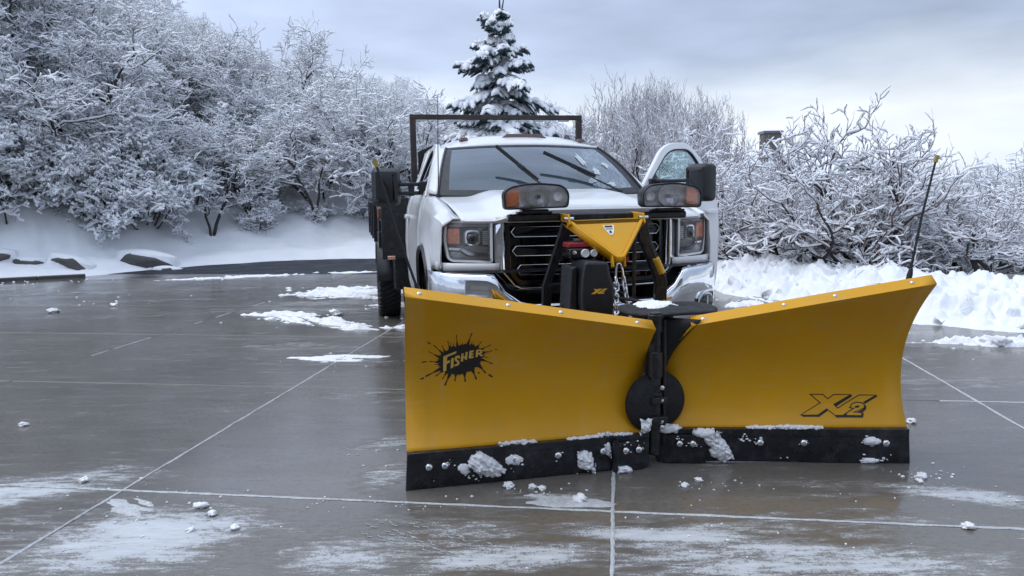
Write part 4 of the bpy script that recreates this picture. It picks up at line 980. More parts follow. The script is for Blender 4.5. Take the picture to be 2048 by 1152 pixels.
# model lettering on the other wing
cX = lambda a, b: (.760 + (1590 + a * .08789 - 1604) * .00256, .232 - (780 + b * .08794 - 838) * .00245)
xv = [(1600, 345), (1890, 180), (1510, 175), (1005, 475), (925, 395), (1320, 167), (935, 165), (795, 265), (690, 160), (400, 160), (620, 355), (150, 630), (540, 630), (755, 495), (930, 635), (1520, 640), (1540, 575), (1345, 565), (1500, 520), (1600, 470), (1618, 415), (1580, 360), (1450, 342), (1340, 372), (1275, 465), (1360, 482), (1115, 628)]
shd = [[(1320, 172), (1358, 200), (972, 438), (925, 397)], [(1890, 184), (1922, 205), (1625, 380), (1600, 350)], [(160, 635), (200, 668), (565, 668), (775, 535), (755, 500), (545, 632)], [(930, 640), (938, 680), (1545, 682), (1580, 592), (1545, 580), (1515, 645)],
       [(1625, 395), (1652, 440), (1640, 500), (1560, 568), (1420, 566), (1540, 520), (1612, 470)], [(1395, 470), (1390, 440), (1440, 415), (1490, 418), (1500, 440), (1460, 465)], [(1110, 635), (1150, 590), (1200, 590), (1190, 660)]]
decal(stroke(xv, 21), WRt, cX, 'decal_black', 'model_lettering', moldboards[1], .0045)
decal(shd, WRt, cX, 'decal_black', 'model_lettering', moldboards[1], .0052)

# hinge post and centre flaps
mb = MB(); hx, hy_ = -.098, -1.375
mb.tube([(hx, hy_, .06), (hx, hy_, .80)], .030, 14); mb.tube([(hx + .055, hy_ + .01, .10), (hx + .055, hy_ + .01, .76)], .012, 8)
for z0, z1 in ((.20, .27), (.34, .39), (.47, .60), (.70, .79)): mb.tube([(hx, hy_, z0), (hx, hy_, z1)], .040, 14)
for z0 in (.34, .24): mb.box(hx - .035, hx + .05, hy_ - .055, hy_ - .03, z0, z0 + .03)
hp = PB(mb, 'hinge_post', 'black_steel', bevel=.003)
for z in (.42, .355, .245, .215): 
    mb = MB(); mb.lathe([(.012, 0), (.012, .012), (.006, .016), (0, .017)], (hx + .02, hy_ - .04, z), (0, -1, 0), 8); PB(mb, 'bolt', 'zinc', hp)
for w, q0 in ((WLf, .0), (WRt, .0)):   # round rubber discs either side of the hinge
    mb = MB(); n = 28; cz = .330; rad = .150
    ctr = -.015 if w.sg < 0 else .015
    rows = []
    for rr in (0, .25, .5, .75, .93, 1.0):
        rows.append([w.Pf(max(-.03, ctr + rad * .92 * rr * math.cos(t)), cz + rad * rr * math.sin(t), .030 - .045 * rr ** 3 + .004) for t in np.linspace(-math.pi / 2, math.pi / 2, n)])
    PB(MB().grid(rows), 'rubber_disc', 'rubber', solid=.01)
w = WRt; rows = []
for z in np.linspace(.40, w.top(.19) + .03, 14):
    si = cut_in(w, z) + .012
    rows.append([w.Pf(lerp(-.05, si, k), z, w.prof(max(0, si), min(z, w.top(.2))) * k ** 1.5 + .004) for k in np.linspace(0, 1, 7)])
PB(MB().grid(rows), 'center_flap', 'rubber', solid=.008)
mb = MB(); n = 30; c0 = Vector((.045, -1.20, .803)); rows = []
for rr in (0, .5, .85, 1.0):
    rows.append([c0 + Vector((.265 * rr * math.cos(t), .225 * rr * math.sin(t), .006 * math.sin(3 * t) - .018 * rr ** 2)) for t in np.linspace(0, 2 * math.pi, n, endpoint=False)])
PB(MB().grid(rows, True), 'top_deflector', 'rubber', solid=.012)

# push frame under and behind, towers
mb = MB(); mb.beam((-.1, -1.30, .30), (-.42, -.25, .36), .09, .09); mb.beam((-.1, -1.30, .30), (.38, -.25, .36), .09, .09); mb.beam((-.45, -.24, .38), (.42, -.24, .38), .10, .10); mb.beam((-.1, -1.30, .38), (-.05, -.25, .40), .10, .06)
PB(mb, 'push_frame', 'black_steel', bevel=.006)
for a, b in (((-.20, -1.0, .33), (-.62, -1.22, .36)), ((.05, -1.0, .33), (.50, -1.28, .36))):
    mb = MB(); mb.tube([a, lerp(Vector(a), Vector(b), .55)], .035, 12); mb.tube([lerp(Vector(a), Vector(b), .5), b], .018, 10); PB(mb, 'hydraulic_ram', 'black_steel')
bar_y = -.30
mb = MB(); mb.box(-.63, .555, bar_y - .035, bar_y + .03, 1.232, 1.278)
lightbar = PB(mb, 'light_bar', 'black_steel', bevel=.012)
mb = MB(); mb.box(-.30, .30, bar_y - .05, bar_y - .036, 1.225, 1.272); PB(mb, 'bar_plate', 'black_steel', lightbar, bevel=.004)
def tower(pts, ys, name='tower'):
    mb = MB(); mb.prism(pts, lambda a, b, t: (a, t + interp(b, [.3, 1.25], ys), b), -.022, .022); return PB(mb, name, 'black_steel', bevel=.004)
tower([(-.270, 1.235), (-.215, 1.235), (-.232, 1.10), (-.345, .85), (-.345, .34), (-.400, .34), (-.400, .82), (-.385, .86)], (-.22, -.30))
tower([(.20, 1.235), (.27, 1.235), (.30, 1.10), (.405, .90), (.425, .82), (.425, .34), (.345, .34), (.345, .82), (.325, .88), (.225, 1.10)], (-.28, -.34))
mb = MB(); mb.beam((.19, -.33, .36), (.19, -.35, 1.20), .018, .03); mb.beam((-.38, -.26, .62), (.40, -.28, .62), .05, .05); mb.beam((-.38, -.26, .80), (-.15, -.26, .80), .05, .06); PB(mb, 'tower_brace', 'black_steel', bevel=.004)
mb = MB(); a, b = Vector((.306, -.42, .985)), Vector((.352, -.42, .885)); mb.tube([a, b], .0225, 14); hd = PB(mb, 'lift_handle', 'yellow_cap', bevel=.004)
mb = MB(); mb.tube([a + (a - b) * .9, b + (b - a) * .2], .008, 8); PB(mb, 'handle_rod', 'black_steel', hd)
mb = MB(); mb.tube([(.33, -.40, .665), (.43, -.30, .70), (.47, -.30, .71)], .009, 8); PB(mb, 'lock_lever', 'yellow_cap')

# yellow triangular lift arm
tri = [(-.292, 1.238), (.186, 1.244), (-.022, 1.028), (-.072, 1.028)]
rp = round_poly(tri, [.012, .012, .04, .04], 5)
yv = lambda b: lerp(-.72, -.50, (b - 1.028) / .21)
fl = lambda a, b, t: (a, yv(b) + t, b)
mb = MB(); mb.prism(rp, fl, .0, .02)
arm = PB(mb, 'lift_arm', 'yellow', bevel=.003)
inn = inset(rp, .018)
mb = MB(); mb.prism([(a, b - .006) for a, b in inn], fl, -.004, .001); PB(mb, 'arm_panel', 'yellow', arm, bevel=.002)
mb = MB(); rows = [[fl(a, b, -.018) for a, b in rp], [fl(a, b, -.018) for a, b in inset(rp, .010)], [fl(a, b, .0) for a, b in inset(rp, .012)]]
side = [[(a + (a + .05) * .02, yv(b) + .07, b - .055) for a, b in rp]]
lower = [i for i, (a, b) in enumerate(rp)]
ro = lambda l: l[6:] + l[:6]
mb.grid([ro([fl(a, b, .02) for a, b in rp])] + [ro(r_) for r_ in rows])
PB(mb, 'arm_rim', 'yellow', arm, bevel=.002)
# folded flanges under the two long sides
for A_, B_ in (((-.292, 1.238), (-.068, 1.026)), ((.186, 1.244), (-.026, 1.026))):
    p0, p1 = Vector(fl(*A_, -.018)), Vector(fl(*B_, -.018)); dn = Vector((0, .04, -.045)); bk = Vector((0, .10, .02))
    mb = MB(); mb.grid([[p0, p1], [p0 + dn, p1 + dn], [p0 + dn + bk, p1 + dn + bk]]); PB(mb, 'arm_flange', 'yellow', arm, solid=.006)
mb = MB(); mb.grid([[Vector(fl(-.072, 1.03, -.018)), Vector(fl(-.022, 1.03, -.018))], [Vector(fl(-.070, 1.03, -.018)) + Vector((0, .03, -.05)), Vector(fl(-.024, 1.03, -.018)) + Vector((0, .03, -.05))]]); PB(mb, 'arm_nose', 'yellow', arm, solid=.006)
for x in (-.292, .186):
    mb = MB(); mb.beam((x, yv(1.235) - .01, 1.205), (x + (.0), yv(1.235) + .02, 1.268), .012, .05, (0, 1, 0)); mb.beam((x, yv(1.24), 1.25), (x, bar_y, 1.255), .012, .05); PB(mb, 'arm_ear', 'yellow', arm, bevel=.003)
    mb = MB(); mb.lathe([(.0, -.03), (.011, -.03), (.011, .03), (0, .03)], (x, yv(1.24) - .006, 1.248), (1, 0, 0), 12); PB(mb, 'pivot_bolt', 'zinc', arm)
stk = round_poly([(-.092, 1.206), (-.018, 1.208), (-.030, 1.170), (-.045, 1.150), (-.062, 1.150), (-.074, 1.166)], .008, 3)
mb = MB(); mb.prism(stk, fl, -.008, -.0045); sk = PB(mb, 'sticker', 'decal_white', arm, angle=0)
mb = MB()
for zz, x0, x1, hgt in ((1.194, -.080, -.032, .010), (1.183, -.078, -.034, .004)): mb.prism([(x0, zz), (x1, zz), (x1, zz + hgt), (x0, zz + hgt)], fl, -.0100, -.0088)
mb.prism([(-.054 + .008 * math.cos(t), 1.168 + .008 * math.sin(t)) for t in np.linspace(0, 6.283, 12)[:-1]], fl, -.0100, -.0088); PB(mb, 'sticker_print', 'decal_black', sk, angle=0)
for dx in (-.088, -.016):
    mb = MB(); mb.beam((dx, -.70, 1.04), (dx, -.72, .965), .010, .04, (0, 1, 0)); PB(mb, 'arm_ear', 'yellow', arm, bevel=.006)
mb = MB(); mb.beam((-.012, -.66, 1.005), (.028, -.66, 1.005), .03, .03); PB(mb, 'arm_stop', 'red_paint', arm)
# shackle and chain
mb = MB(); mb.tube([(-.072, -.72, .90), (-.070, -.72, .955), (-.062, -.72, .985), (-.050, -.72, .99), (-.040, -.72, .98), (-.030, -.72, .95), (-.022, -.72, .89)], .0075, 8); PB(mb, 'shackle', 'zinc')
lk = MB(); ln, lr = .028, .0150
pth = [(lr * math.cos(t), 0, (ln - lr) * (1 if math.sin(t) > 0 else -1) + lr * math.sin(t)) for t in np.linspace(.001, 2 * math.pi + .001, 17)[:-1]]
lk.tube(pth, .0056, 6, closed=True)
ch = MB(); ch.tube([(-.047, -.72, .905), (-.047, -.72, .900)], .006, 6); chain = PB(ch, 'chain', 'zinc')
src = None
for (x0, y0, z0, x1, y1, z1) in ((-.070, -.725, .895, -.100, -.80, .60), (-.024, -.725, .895, .005, -.80, .60)):
    nL = 9; Dv = Vector((x1 - x0, y1 - y0, z1 - z0)); qd = Dv.to_track_quat('-Z', 'Y')
    for k in range(nL):
        p = Vector((x0, y0, z0)) + Dv * ((k + .3) / nL)
        if src is None: src = lk.build('chain_link', M['zinc'], chain); o = src
        else: o = src.copy(); COL.objects.link(o); o.parent = chain
        o.location = p + Vector(POFF); o.rotation_mode = 'QUATERNION'
        o.rotation_quaternion = qd @ Matrix.Rotation((0.25 if k % 2 else 1.35) + .12 * math.sin(k * 3.1), 3, 'Z').to_quaternion()
# hydraulic unit: pump with red cap and gauges, ribbed black cover with lettering
cov = [(-.282, .60), (-.105, .60), (-.100, .86), (-.125, .935), (-.135, 1.005), (-.275, 1.010), (-.290, .93), (-.300, .80)]
mb = MB(); mb.prism(round_poly(cov, .02, 3), lambda a, b, t: (a + .03 * (t > -.5) * 0, t, b), -.78, -.50); cv = PB(mb, 'hydraulic_cover', 'black_plastic', bevel=.022, bseg=3)
mb = MB(); mb.prism(round_poly([(-.355, .60), (-.30, .60), (-.30, .98), (-.335, .97)], .01, 2), lambda a, b, t: (a, t, b), -.70, -.48); PB(mb, 'cover_side', 'black_plastic', cv, bevel=.01)
lx = lambda a, b: (-.242 + (a - 150) * .0000565, .822 + (640 - b) * .0000625)
for poly in ([(400, 160), (690, 160), (795, 265), (935, 165), (1320, 167), (925, 395), (1005, 475), (1510, 175), (1890, 180), (1600, 345), (1450, 342), (1340, 372), (1275, 465), (1360, 482), (1115, 628), (930, 635), (755, 495), (540, 630), (150, 630), (620, 355)],
             [(1190, 640), (1330, 520), (1480, 470), (1390, 440), (1320, 460), (1360, 400), (1450, 375), (1570, 390), (1580, 450), (1480, 520), (1380, 560), (1540, 575), (1520, 640)]):
    mb = MB(); mb.prism([lx(a, b) for a, b in poly], lambda a, b, t: (a, t, b), -.7835, -.7805); PB(mb, 'cover_lettering', 'yellow_cap', cv, angle=0)
mb = MB(); mb.box(-.315, -.155, -.60, -.42, 1.012, 1.075); pu = PB(mb, 'pump', 'gloss_black', bevel=.01)
mb = MB(); mb.prism([(-.32, 1.078), (-.165, 1.078), (-.168, 1.108), (-.315, 1.108)], lambda a, b, t: (a, t, b), -.58, -.45); PB(mb, 'pump_cap', 'red_paint', pu, bevel=.006)
mb = MB(); mb.box(-.262, -.225, -.55, -.48, 1.109, 1.130); PB(mb, 'filler_plug', 'lamp_dark', pu, bevel=.006)
for x, r_ in ((-.222, .026), (-.168, .022)):
    mb = MB(); mb.lathe([(r_, 0), (r_, .012), (r_ * .85, .016), (r_ * .8, .012), (0, .012)], (x, -.602, 1.045), (0, -1, 0), 18); PB(mb, 'gauge', 'lamp_grey', pu)
mb = MB(); mb.lathe([(.014, 0), (.012, .012), (0, .016)], (-.288, -.602, 1.05), (0, -1, 0), 12); PB(mb, 'valve', 'zinc', pu)
mb = MB(); mb.beam((-.135, -.56, 1.02), (-.095, -.56, 1.085), .03, .03); PB(mb, 'valve', 'red_paint', pu)
for pts in (((-.12, -.60, .84), (-.02, -.70, .76), (.08, -.95, .74), (.12, -1.1, .70)), ((-.11, -.62, .78), (-.03, -.85, .79), (-.04, -1.1, .80), (-.09, -1.25, .78)), ((-.33, -.5, .75), (-.42, -.7, .62), (-.45, -1.0, .45)), ((-.10, -.55, .88), (.0, -.6, .80), (.10, -.8, .72), (.30, -1.0, .55))):
    P4 = [Vector(p) for p in pts]; cu = []
    for i in range(len(P4) - 1):
        a = P4[max(0, i - 1)]; b = P4[i]; c = P4[i + 1]; d = P4[min(len(P4) - 1, i + 2)]
        for k in range(6):
            t = k / 6; cu.append(.5 * ((2 * b) + (c - a) * t + (2 * a - 5 * b + 4 * c - d) * t * t + (3 * b - a - 3 * c + d) * t ** 3))
    cu.append(P4[-1]); mb = MB(); mb.tube(cu, .010, 7); PB(mb, 'hose', 'rubber')

# plow lights
def plow_light(cx, cz, sg, tilt):
    """sg +1: turn lens on the picture's right; rounded wide lamp"""
    W, Hh = .212, .083
    f = lambda a, b, t: (cx + a * math.cos(tilt) - t * math.sin(tilt), bar_y - .075 + t * math.cos(tilt) + a * math.sin(tilt), cz + b)
    ol = round_poly([(sg * a, b) for a, b in ((.205, -.078), (.212, .030), (.165, .064), (.02, .088), (-.16, .072), (-.208, .025), (-.200, -.070))], [.028, .03, .06, .12, .06, .035, .028], 5)
    if sg < 0: ol = ol[::-1]
    mb = MB(); mb.grid([[f(a, b, .0) for a, b in ol], [f(a, b, .05) for a, b in ol], [f(a * .93, b * .92, .10) for a, b in ol], [f(a * .6, b * .65, .14) for a, b in ol]], True); n = len(ol); mb.F.append(tuple(range(3 * n, 4 * n)))
    pl = PB(mb, 'plow_light', 'black_plastic', angle=40)
    mb = MB(); mb.ring(ol, inset(ol, .009), f, -.018, .01); PB(mb, 'lamp_bezel', 'black_plastic', pl, bevel=.003)
    il = inset(ol, .009)
    mb = MB(); rows = []
    for k, d in ((1, .004), (.8, .04), (.5, .055), (.0, .06)): rows.append([f(a * k, b * k, d) for a, b in il])
    mb.grid(rows, True); PB(mb, 'lamp_bowl', 'reflector', pl, angle=20)
    am = [(a, b) for a, b in il if a * sg > W * .52]
    am = sorted(am, key=lambda p: math.atan2(p[1], (p[0] - sg * W * .75)))
    am = [(sg * W * .5, -Hh * .72)] + [p for p in (am if sg > 0 else sorted(am, key=lambda p: math.atan2(p[1], -(p[0] + W * .75))))] + [(sg * W * .5, Hh * .72)]
    am = [(sg * W * .68 + (a - sg * W * .68) * .92, b * .9) for a, b in am]
    mb = MB(); mb.prism(am, f, .002, .03); PB(mb, 'turn_signal', 'amber', pl, bevel=.003)
    cxx = -sg * .012
    mb = MB()
    rr_ = [(.066, -.002), (.068, .006), (.060, .012), (.045, .034), (.02, .045), (0, .046)]
    mb.grid([[f(cxx + r_ * 1.15 * math.cos(q), r_ * 1.08 * math.sin(q), d) for q in np.linspace(0, 2 * math.pi, 28, endpoint=False)] for r_, d in rr_], True); PB(mb, 'main_reflector', 'reflector', pl)
    mb = MB()
    for k in range(-5, 6):
        x = cxx + k * .012; hh = .064 * math.sqrt(max(.05, 1 - (k / 5.8) ** 2)); mb.beam(f(x, -hh, -.002), f(x, hh, -.002), .003, .004, (0, 1, 0))
    PB(mb, 'lens_flute', 'lens_clear', pl)
    mb = MB(); mb.tube([f(cxx, .0, .0), f(cxx, .0, .035)], .013, 10); PB(mb, 'bulb', 'lens_dark', pl)
    x = -sg * W * .66
    mb = MB(); mb.lathe([(.030, -.004), (.026, .004), (.014, .02), (0, .026)], f(x, 0, .016), (0, 1, 0), 16); PB(mb, 'side_reflector', 'reflector', pl)
    mb = MB(); mb.grid([[f(a, b, -.014) for a, b in il], [f(a * .9, b * .88, -.024) for a, b in il], [f(a * .5, b * .5, -.031) for a, b in il], [f(0, 0, -.033) for a, b in il]], True); PB(mb, 'lamp_lens', 'lens_clear', pl)
    mb = MB(); mb.box(cx - .085, cx + .085, bar_y - .05, bar_y + .04, 1.279, cz - Hh * .93); mb.box(cx - .11, cx + .11, bar_y - .045, bar_y + .035, 1.2785, 1.292); PB(mb, 'lamp_bracket', 'black_steel', pl, bevel=.006)
plow_light(-.458, 1.384, -1, 0.0); plow_light(.428, 1.376, 1, 0.06)
# marker stakes
for a, b in (((-1.286, -1.444, .955), (-1.462, -1.427, 1.558)), ((1.135, -1.652, .955), (1.262, -1.648, 1.552))):
    a, b = Vector(a), Vector(b); k = Vector((0, 0, 0))
    mb = MB(); mb.tube([a, lerp(a, b, .5) + (b - a).cross(Vector((0, 1, 0))) * .012, b], [.0065, .006, .0055], 7); mb.lathe([(.014, -.01), (.014, .02), (.009, .05), (0, .05)], a, b - a, 10); sk = PB(mb, 'marker_stake', 'black_plastic')
    mb = MB(); mb.tube([lerp(a, b, .955), b + (b - a) * .012], .010, 8); PB(mb, 'stake_tip', 'tip', sk)
# ------------------------------------------------------------------ vegetation
def unit(v): return v / (np.linalg.norm(v) + 1e-9)
NPT = {0: 9, 1: 8, 2: 6, 3: 5, 4: 4}
def grow_tree(seed, Ht, stems=2, lean=0.25, cnt=(7, 6, 6, 4), trop=(.10, .05, .03, .04, .05), wig=(.26, .34, .34, .32, .30), ang=(40, 75), ratio=(.62, .55, .50, .55), r0=.075, first=.25):
    rng = np.random.default_rng(seed)
    out = {k: [] for k in range(5)}
    def br(p, d, L, r, lv):
        n = NPT[lv]; pts = [p]; dirs = [d]; dd_ = d
        for i in range(n - 1):
            dd_ = unit(dd_ + rng.normal(size=3) * wig[lv] + np.array([0, 0, trop[lv]])); p = p + dd_ * L / (n - 1); pts.append(p); dirs.append(dd_)
        pts = np.array(pts); tip = .45 if lv < 3 else .5
        out[lv].append((pts, np.linspace(r, r * tip, n)))
        if lv == 4: return
        c = cnt[lv]; c = max(1, int(round(c * rng.uniform(.75, 1.25))))
        for k in range(c):
            f = first + (1 - first) * (k + rng.uniform(.1, .9)) / c if lv == 0 else .12 + .88 * (k + rng.uniform(.1, .9)) / c
            f = min(f, .999); i = f * (n - 1); j = int(i); q = pts[j] + (pts[min(j + 1, n - 1)] - pts[j]) * (i - j); t = dirs[min(j + 1, n - 1)]
            a = R(rng.uniform(*ang)); rv = rng.normal(size=3); rv[2] *= .7; sd = unit(rv - t * (rv @ t))
            nd = unit(t * math.cos(a) + sd * math.sin(a)); nd[2] = nd[2] if nd[2] > -.25 else nd[2] * .4
            br(q, unit(nd), L * ratio[lv] * rng.uniform(.7, 1.2) * (1 - .35 * f * (lv == 0)), max(.0045, r * (1 - .5 * f) * .58), lv + 1)
        # continuation shoot
    for s in range(stems):
        az = rng.uniform(0, 2 * math.pi); ln = lean * rng.uniform(.4, 1.3)
        br(np.array([math.cos(az), math.sin(az), 0]) * .08 * s - np.array([0, 0, .15]), unit(np.array([math.cos(az) * ln, math.sin(az) * ln, 1.0])), Ht * rng.uniform(.75, 1.0), r0 * rng.uniform(.7, 1.1), 0)
    return out

def tubes(brs, K):
    """list of (pts n,3; rad n) with equal n -> vertex and quad arrays"""
    P = np.stack([b[0] for b in brs]); Rr = np.stack([b[1] for b in brs]); B, N, _ = P.shape
    Tn = np.gradient(P, axis=1); Tn /= np.linalg.norm(Tn, axis=2, keepdims=True) + 1e-9
    ref = np.where(np.abs(Tn[..., 2:3]) > .9, np.array([1., 0, 0]), np.array([0, 0, 1.]))
    U = np.cross(Tn, ref); U /= np.linalg.norm(U, axis=2, keepdims=True) + 1e-9; W = np.cross(Tn, U)
    q = np.arange(K) * 2 * math.pi / K
    V = P[:, :, None] + (U[:, :, None] * np.cos(q)[None, None, :, None] + W[:, :, None] * np.sin(q)[None, None, :, None]) * Rr[:, :, None, None]
    return V.reshape(-1, 3), quads(B, N, K)
def quads(B, N, K):
    i = np.arange(B * N * K).reshape(B, N, K); n = np.roll(i, -1, axis=2)
    return np.stack([i[:, :-1], n[:, :-1], n[:, 1:], i[:, 1:]], -1).reshape(-1, 4)
def snow_caps(brs, hh, ww, rng, sec=4, minw=.12, drop=.0):
    P = np.stack([b[0] for b in brs]); Rr = np.stack([b[1] for b in brs]); B, N, _ = P.shape
    # resample x2 for lumps
    t = np.linspace(0, N - 1, 2 * N - 1); j = np.minimum(t.astype(int), N - 2); f = (t - j)
    P = P[:, j] * (1 - f)[None, :, None] + P[:, j + 1] * f[None, :, None]; Rr = Rr[:, j] * (1 - f) + Rr[:, j + 1] * f; N = 2 * N - 1
    Tn = np.gradient(P, axis=1); Tn /= np.linalg.norm(Tn, axis=2, keepdims=True) + 1e-9
    hor = np.sqrt(Tn[..., 0] ** 2 + Tn[..., 1] ** 2)
    wt = np.clip((hor - .25) / .55, minw, 1)
    wt = wt * rng.uniform(.55, 1.35, size=wt.shape) * rng.uniform(.6, 1.25, size=(B, 1))
    wt[:, 0] *= .4; wt[:, -1] *= .45
    S = np.cross(Tn, np.array([0, 0, 1.])); S /= np.linalg.norm(S, axis=2, keepdims=True) + 1e-6
    h = hh * wt; w = (Rr * 1.05 + ww) * np.clip(wt, .3, 1.3)
    Z = np.array([0, 0, 1.0])
    secs = [(-1, .28), (0, 1.0), (1, .28), (0, -.12)] if sec == 4 else [(-1, .15), (-.75, .7), (0, 1.0), (.75, .7), (1, .15), (0, -.15)]
    V = np.stack([P + S * (a * w)[..., None] + Z * (b * h + Rr * .5)[..., None] for a, b in secs], axis=2)
    return V.reshape(-1, 3), quads(B, N, len(secs))
def join(parts):
    Vs, Fs, o = [], [], 0
    for V, F in parts: Vs.append(V); Fs.append(F + o); o += len(V)
    return np.concatenate(Vs), np.concatenate(Fs)
def tree_meshes(tr, seed, snow=1.0, wide=1.0, twigm='twig', K=(8, 6, 4, 3, 3), thick=1.0):
    rng = np.random.default_rng(seed + 99)
    hs = (.030, .052, .050, .044, .040); wsn = (.010, .016, .018, .018, .018)
    tk = lambda l, lv: [(p, r * thick) for p, r in l] if lv > 2 else l
    trunk = join([tubes(tr[k], K[k]) for k in (0, 1)])
    crown = join([tubes(tk(tr[k], k), K[k]) for k in (2, 3, 4) if tr[k]])
    sn = join([snow_caps(tr[k], hs[k] * snow, wsn[k] * wide, rng, sec=6 if k < 2 else 4) for k in range(5) if tr[k]]) if snow > 0 else None
    return trunk, crown, sn, twigm
PROTO = {}; TOPZ = {}
def proto(name, spec, snow, wide, twigm='twig', thick=1.0):
    tr = grow_tree(**spec); t, c, s, tm = tree_meshes(tr, spec['seed'], snow, wide, twigm, thick=thick)
    ms = []
    for nm, (V, F), m in (('trunk', t, M['bark']), ('crown', c, M[tm]), ('snow_load', s, M['tree_snow'])):
        o = np_obj(nm, V, F, m); ms.append((nm, o.data)); bpy.data.objects.remove(o)
    PROTO[name] = ms; TOPZ[name] = float(np.percentile(c[0][:, 2], 99.7))
def plant(name, protoname, x, y, z, s, rz, label, cat, group=None, sz=None, tilt=(0, 0)):
    e = empty(name, (x, y, z), rz); e.scale = (s, s, sz or s); e.rotation_euler = (tilt[0], tilt[1], rz)
    for nm, me in PROTO[protoname]:
        o = bpy.data.objects.new(nm, me); COL.objects.link(o); o.parent = e
    tag(e, label, cat, group); return e

for k in range(5):      # laden scrub oaks of the hillside
    proto('oak%d' % k, dict(seed=11 + k, Ht=4.2, stems=2 if k % 2 else 3, lean=.30, cnt=(6, 6, 5, 4), r0=.070, first=.36, ang=(32, 68), wig=(.26, .34, .34, .30, .26), ratio=(.58, .56, .52, .58)), 1.20, 1.15)
for k in range(3):      # low shrubs at the bank
    proto('shrub%d' % k, dict(seed=31 + k, Ht=1.7, stems=6, lean=.75, cnt=(5, 5, 4, 3), r0=.022, ratio=(.6, .6, .55, .6), first=.1, trop=(.03, .03, .02, .02, .02)), 1.3, 1.4)
for k in range(3):      # upright bare tops, pinkish twigs, thin snow
    proto('bare%d' % k, dict(seed=51 + k, Ht=4.4, stems=3, lean=.22, cnt=(7, 5, 4, 3), trop=(.12, .22, .26, .30, .30), wig=(.12, .16, .18, .18, .16), ang=(22, 48), r0=.05, ratio=(.50, .58, .58, .6)), .9, .8, 'pink_twig')
for k in range(2):      # spreading crooked oaks on the right
    proto('crooked%d' % k, dict(seed=71 + k * 5, Ht=2.6, stems=3, lean=.85, cnt=(7, 6, 5, 4), trop=(.0, .10, .10, .10, .10), wig=(.30, .36, .30, .26, .22), ang=(30, 65), r0=.085, ratio=(.72, .56, .5, .55), first=.2), .72, .66, 'pink_twig')

prng = random.Random(12)
spots = []
def try_spot(x, y, dmin):
    for (a, b) in spots:
        if (a - x) ** 2 + (b - y) ** 2 < dmin * dmin: return False
    spots.append((x, y)); return True
def dist_edge(x, y):
    a = math.atan2(y - 2, x); a = a if a > -math.pi / 2 else a + 2 * math.pi
    return math.hypot(x, y - 2) - float(edge_r(a))
NT = 0
# hillside on the left and behind the truck
tries = 0
while NT < 300 and tries < 14000:
    tries += 1
    a = R(prng.uniform(86, 136)); far = prng.random() ** 1.6
    x = 0; d = 2.6 + far * 46
    r_ = float(edge_r(a)) + d; x = r_ * math.cos(a); y = 2 + r_ * math.sin(a)
    if x / y < -.98 or x > 3.5: continue
    if not try_spot(x, y, .85 + d * .026): continue
    NT += 1; s = prng.uniform(.48, .80)
    # the row behind the truck is lower and further off
    bare = prng.random() < (0 if x < -4 else .35)
    pn = ('bare%d' % prng.randrange(3)) if bare else 'oak%d' % prng.randrange(5)
    z = hz(x, y) - .05
    s = min(s, (float(sky_limit(x, y)) - z) / TOPZ[pn] * prng.uniform(.82, 1.0))
    if s < .30: continue
    if d < 5.5: lab, grp = 'snow laden scrub oak in the front rows along the foot of the left hillside', 'oaks at the foot of the hillside'
    elif x < -4: lab, grp = 'snow covered scrub oak on the wooded slope rising at the left', 'oaks on the left slope'
    else: lab, grp = 'snowy scrub oak in the wood behind the white truck and the spruce', 'oaks behind the truck'
    plant('oak_tree', pn, x, y, z, s, prng.uniform(0, 6.28), lab, 'tree', grp, sz=s)
# a dark leaning trunk that stands alone at the foot of the slope
plant('oak_tree', 'oak1', -7.0, 17.6, hz(-7.0, 17.6) - .05, .62, 2.1, 'snow laden oak with a leaning dark trunk standing foremost at the left slope', 'tree', None, tilt=(0, .22))
plant('oak_tree', 'oak3', -7.0, 25.5, hz(-7.0, 25.5) - .05, .75, .6, 'tallest narrow oak rising above the left skyline', 'tree', None, sz=(float(sky_limit(-7.0, 25.5)) + 1.15 - hz(-7.0, 25.5)) / TOPZ['oak3'])
# shrubs on the bank
for k in range(22):
    a = R(prng.uniform(100, 133)); r_ = float(edge_r(a)) + prng.uniform(2.2, 3.6); x = r_ * math.cos(a); y = 2 + r_ * math.sin(a)
    s = prng.uniform(.6, 1.1) * (1.0 if x < -7.5 else .6)
    plant('snowy_shrub', 'shrub%d' % prng.randrange(3), x, y, hz(x, y) - .08, s, prng.uniform(0, 6.28), 'low snow laden shrub on the bank at the foot of the left slope', 'shrub', 'shrubs on the left bank')
for k in range(6):
    a = R(prng.uniform(118, 133)); r_ = float(edge_r(a)) + prng.uniform(2.0, 2.8); x = r_ * math.cos(a); y = 2 + r_ * math.sin(a)
    plant('snowy_shrub', 'shrub%d' % prng.randrange(3), x, y, hz(x, y) - .08, prng.uniform(.6, 1.0), prng.uniform(0, 6.28), 'snow laden shrub above the rocks at the left picture edge', 'shrub', 'shrubs above the left rocks')
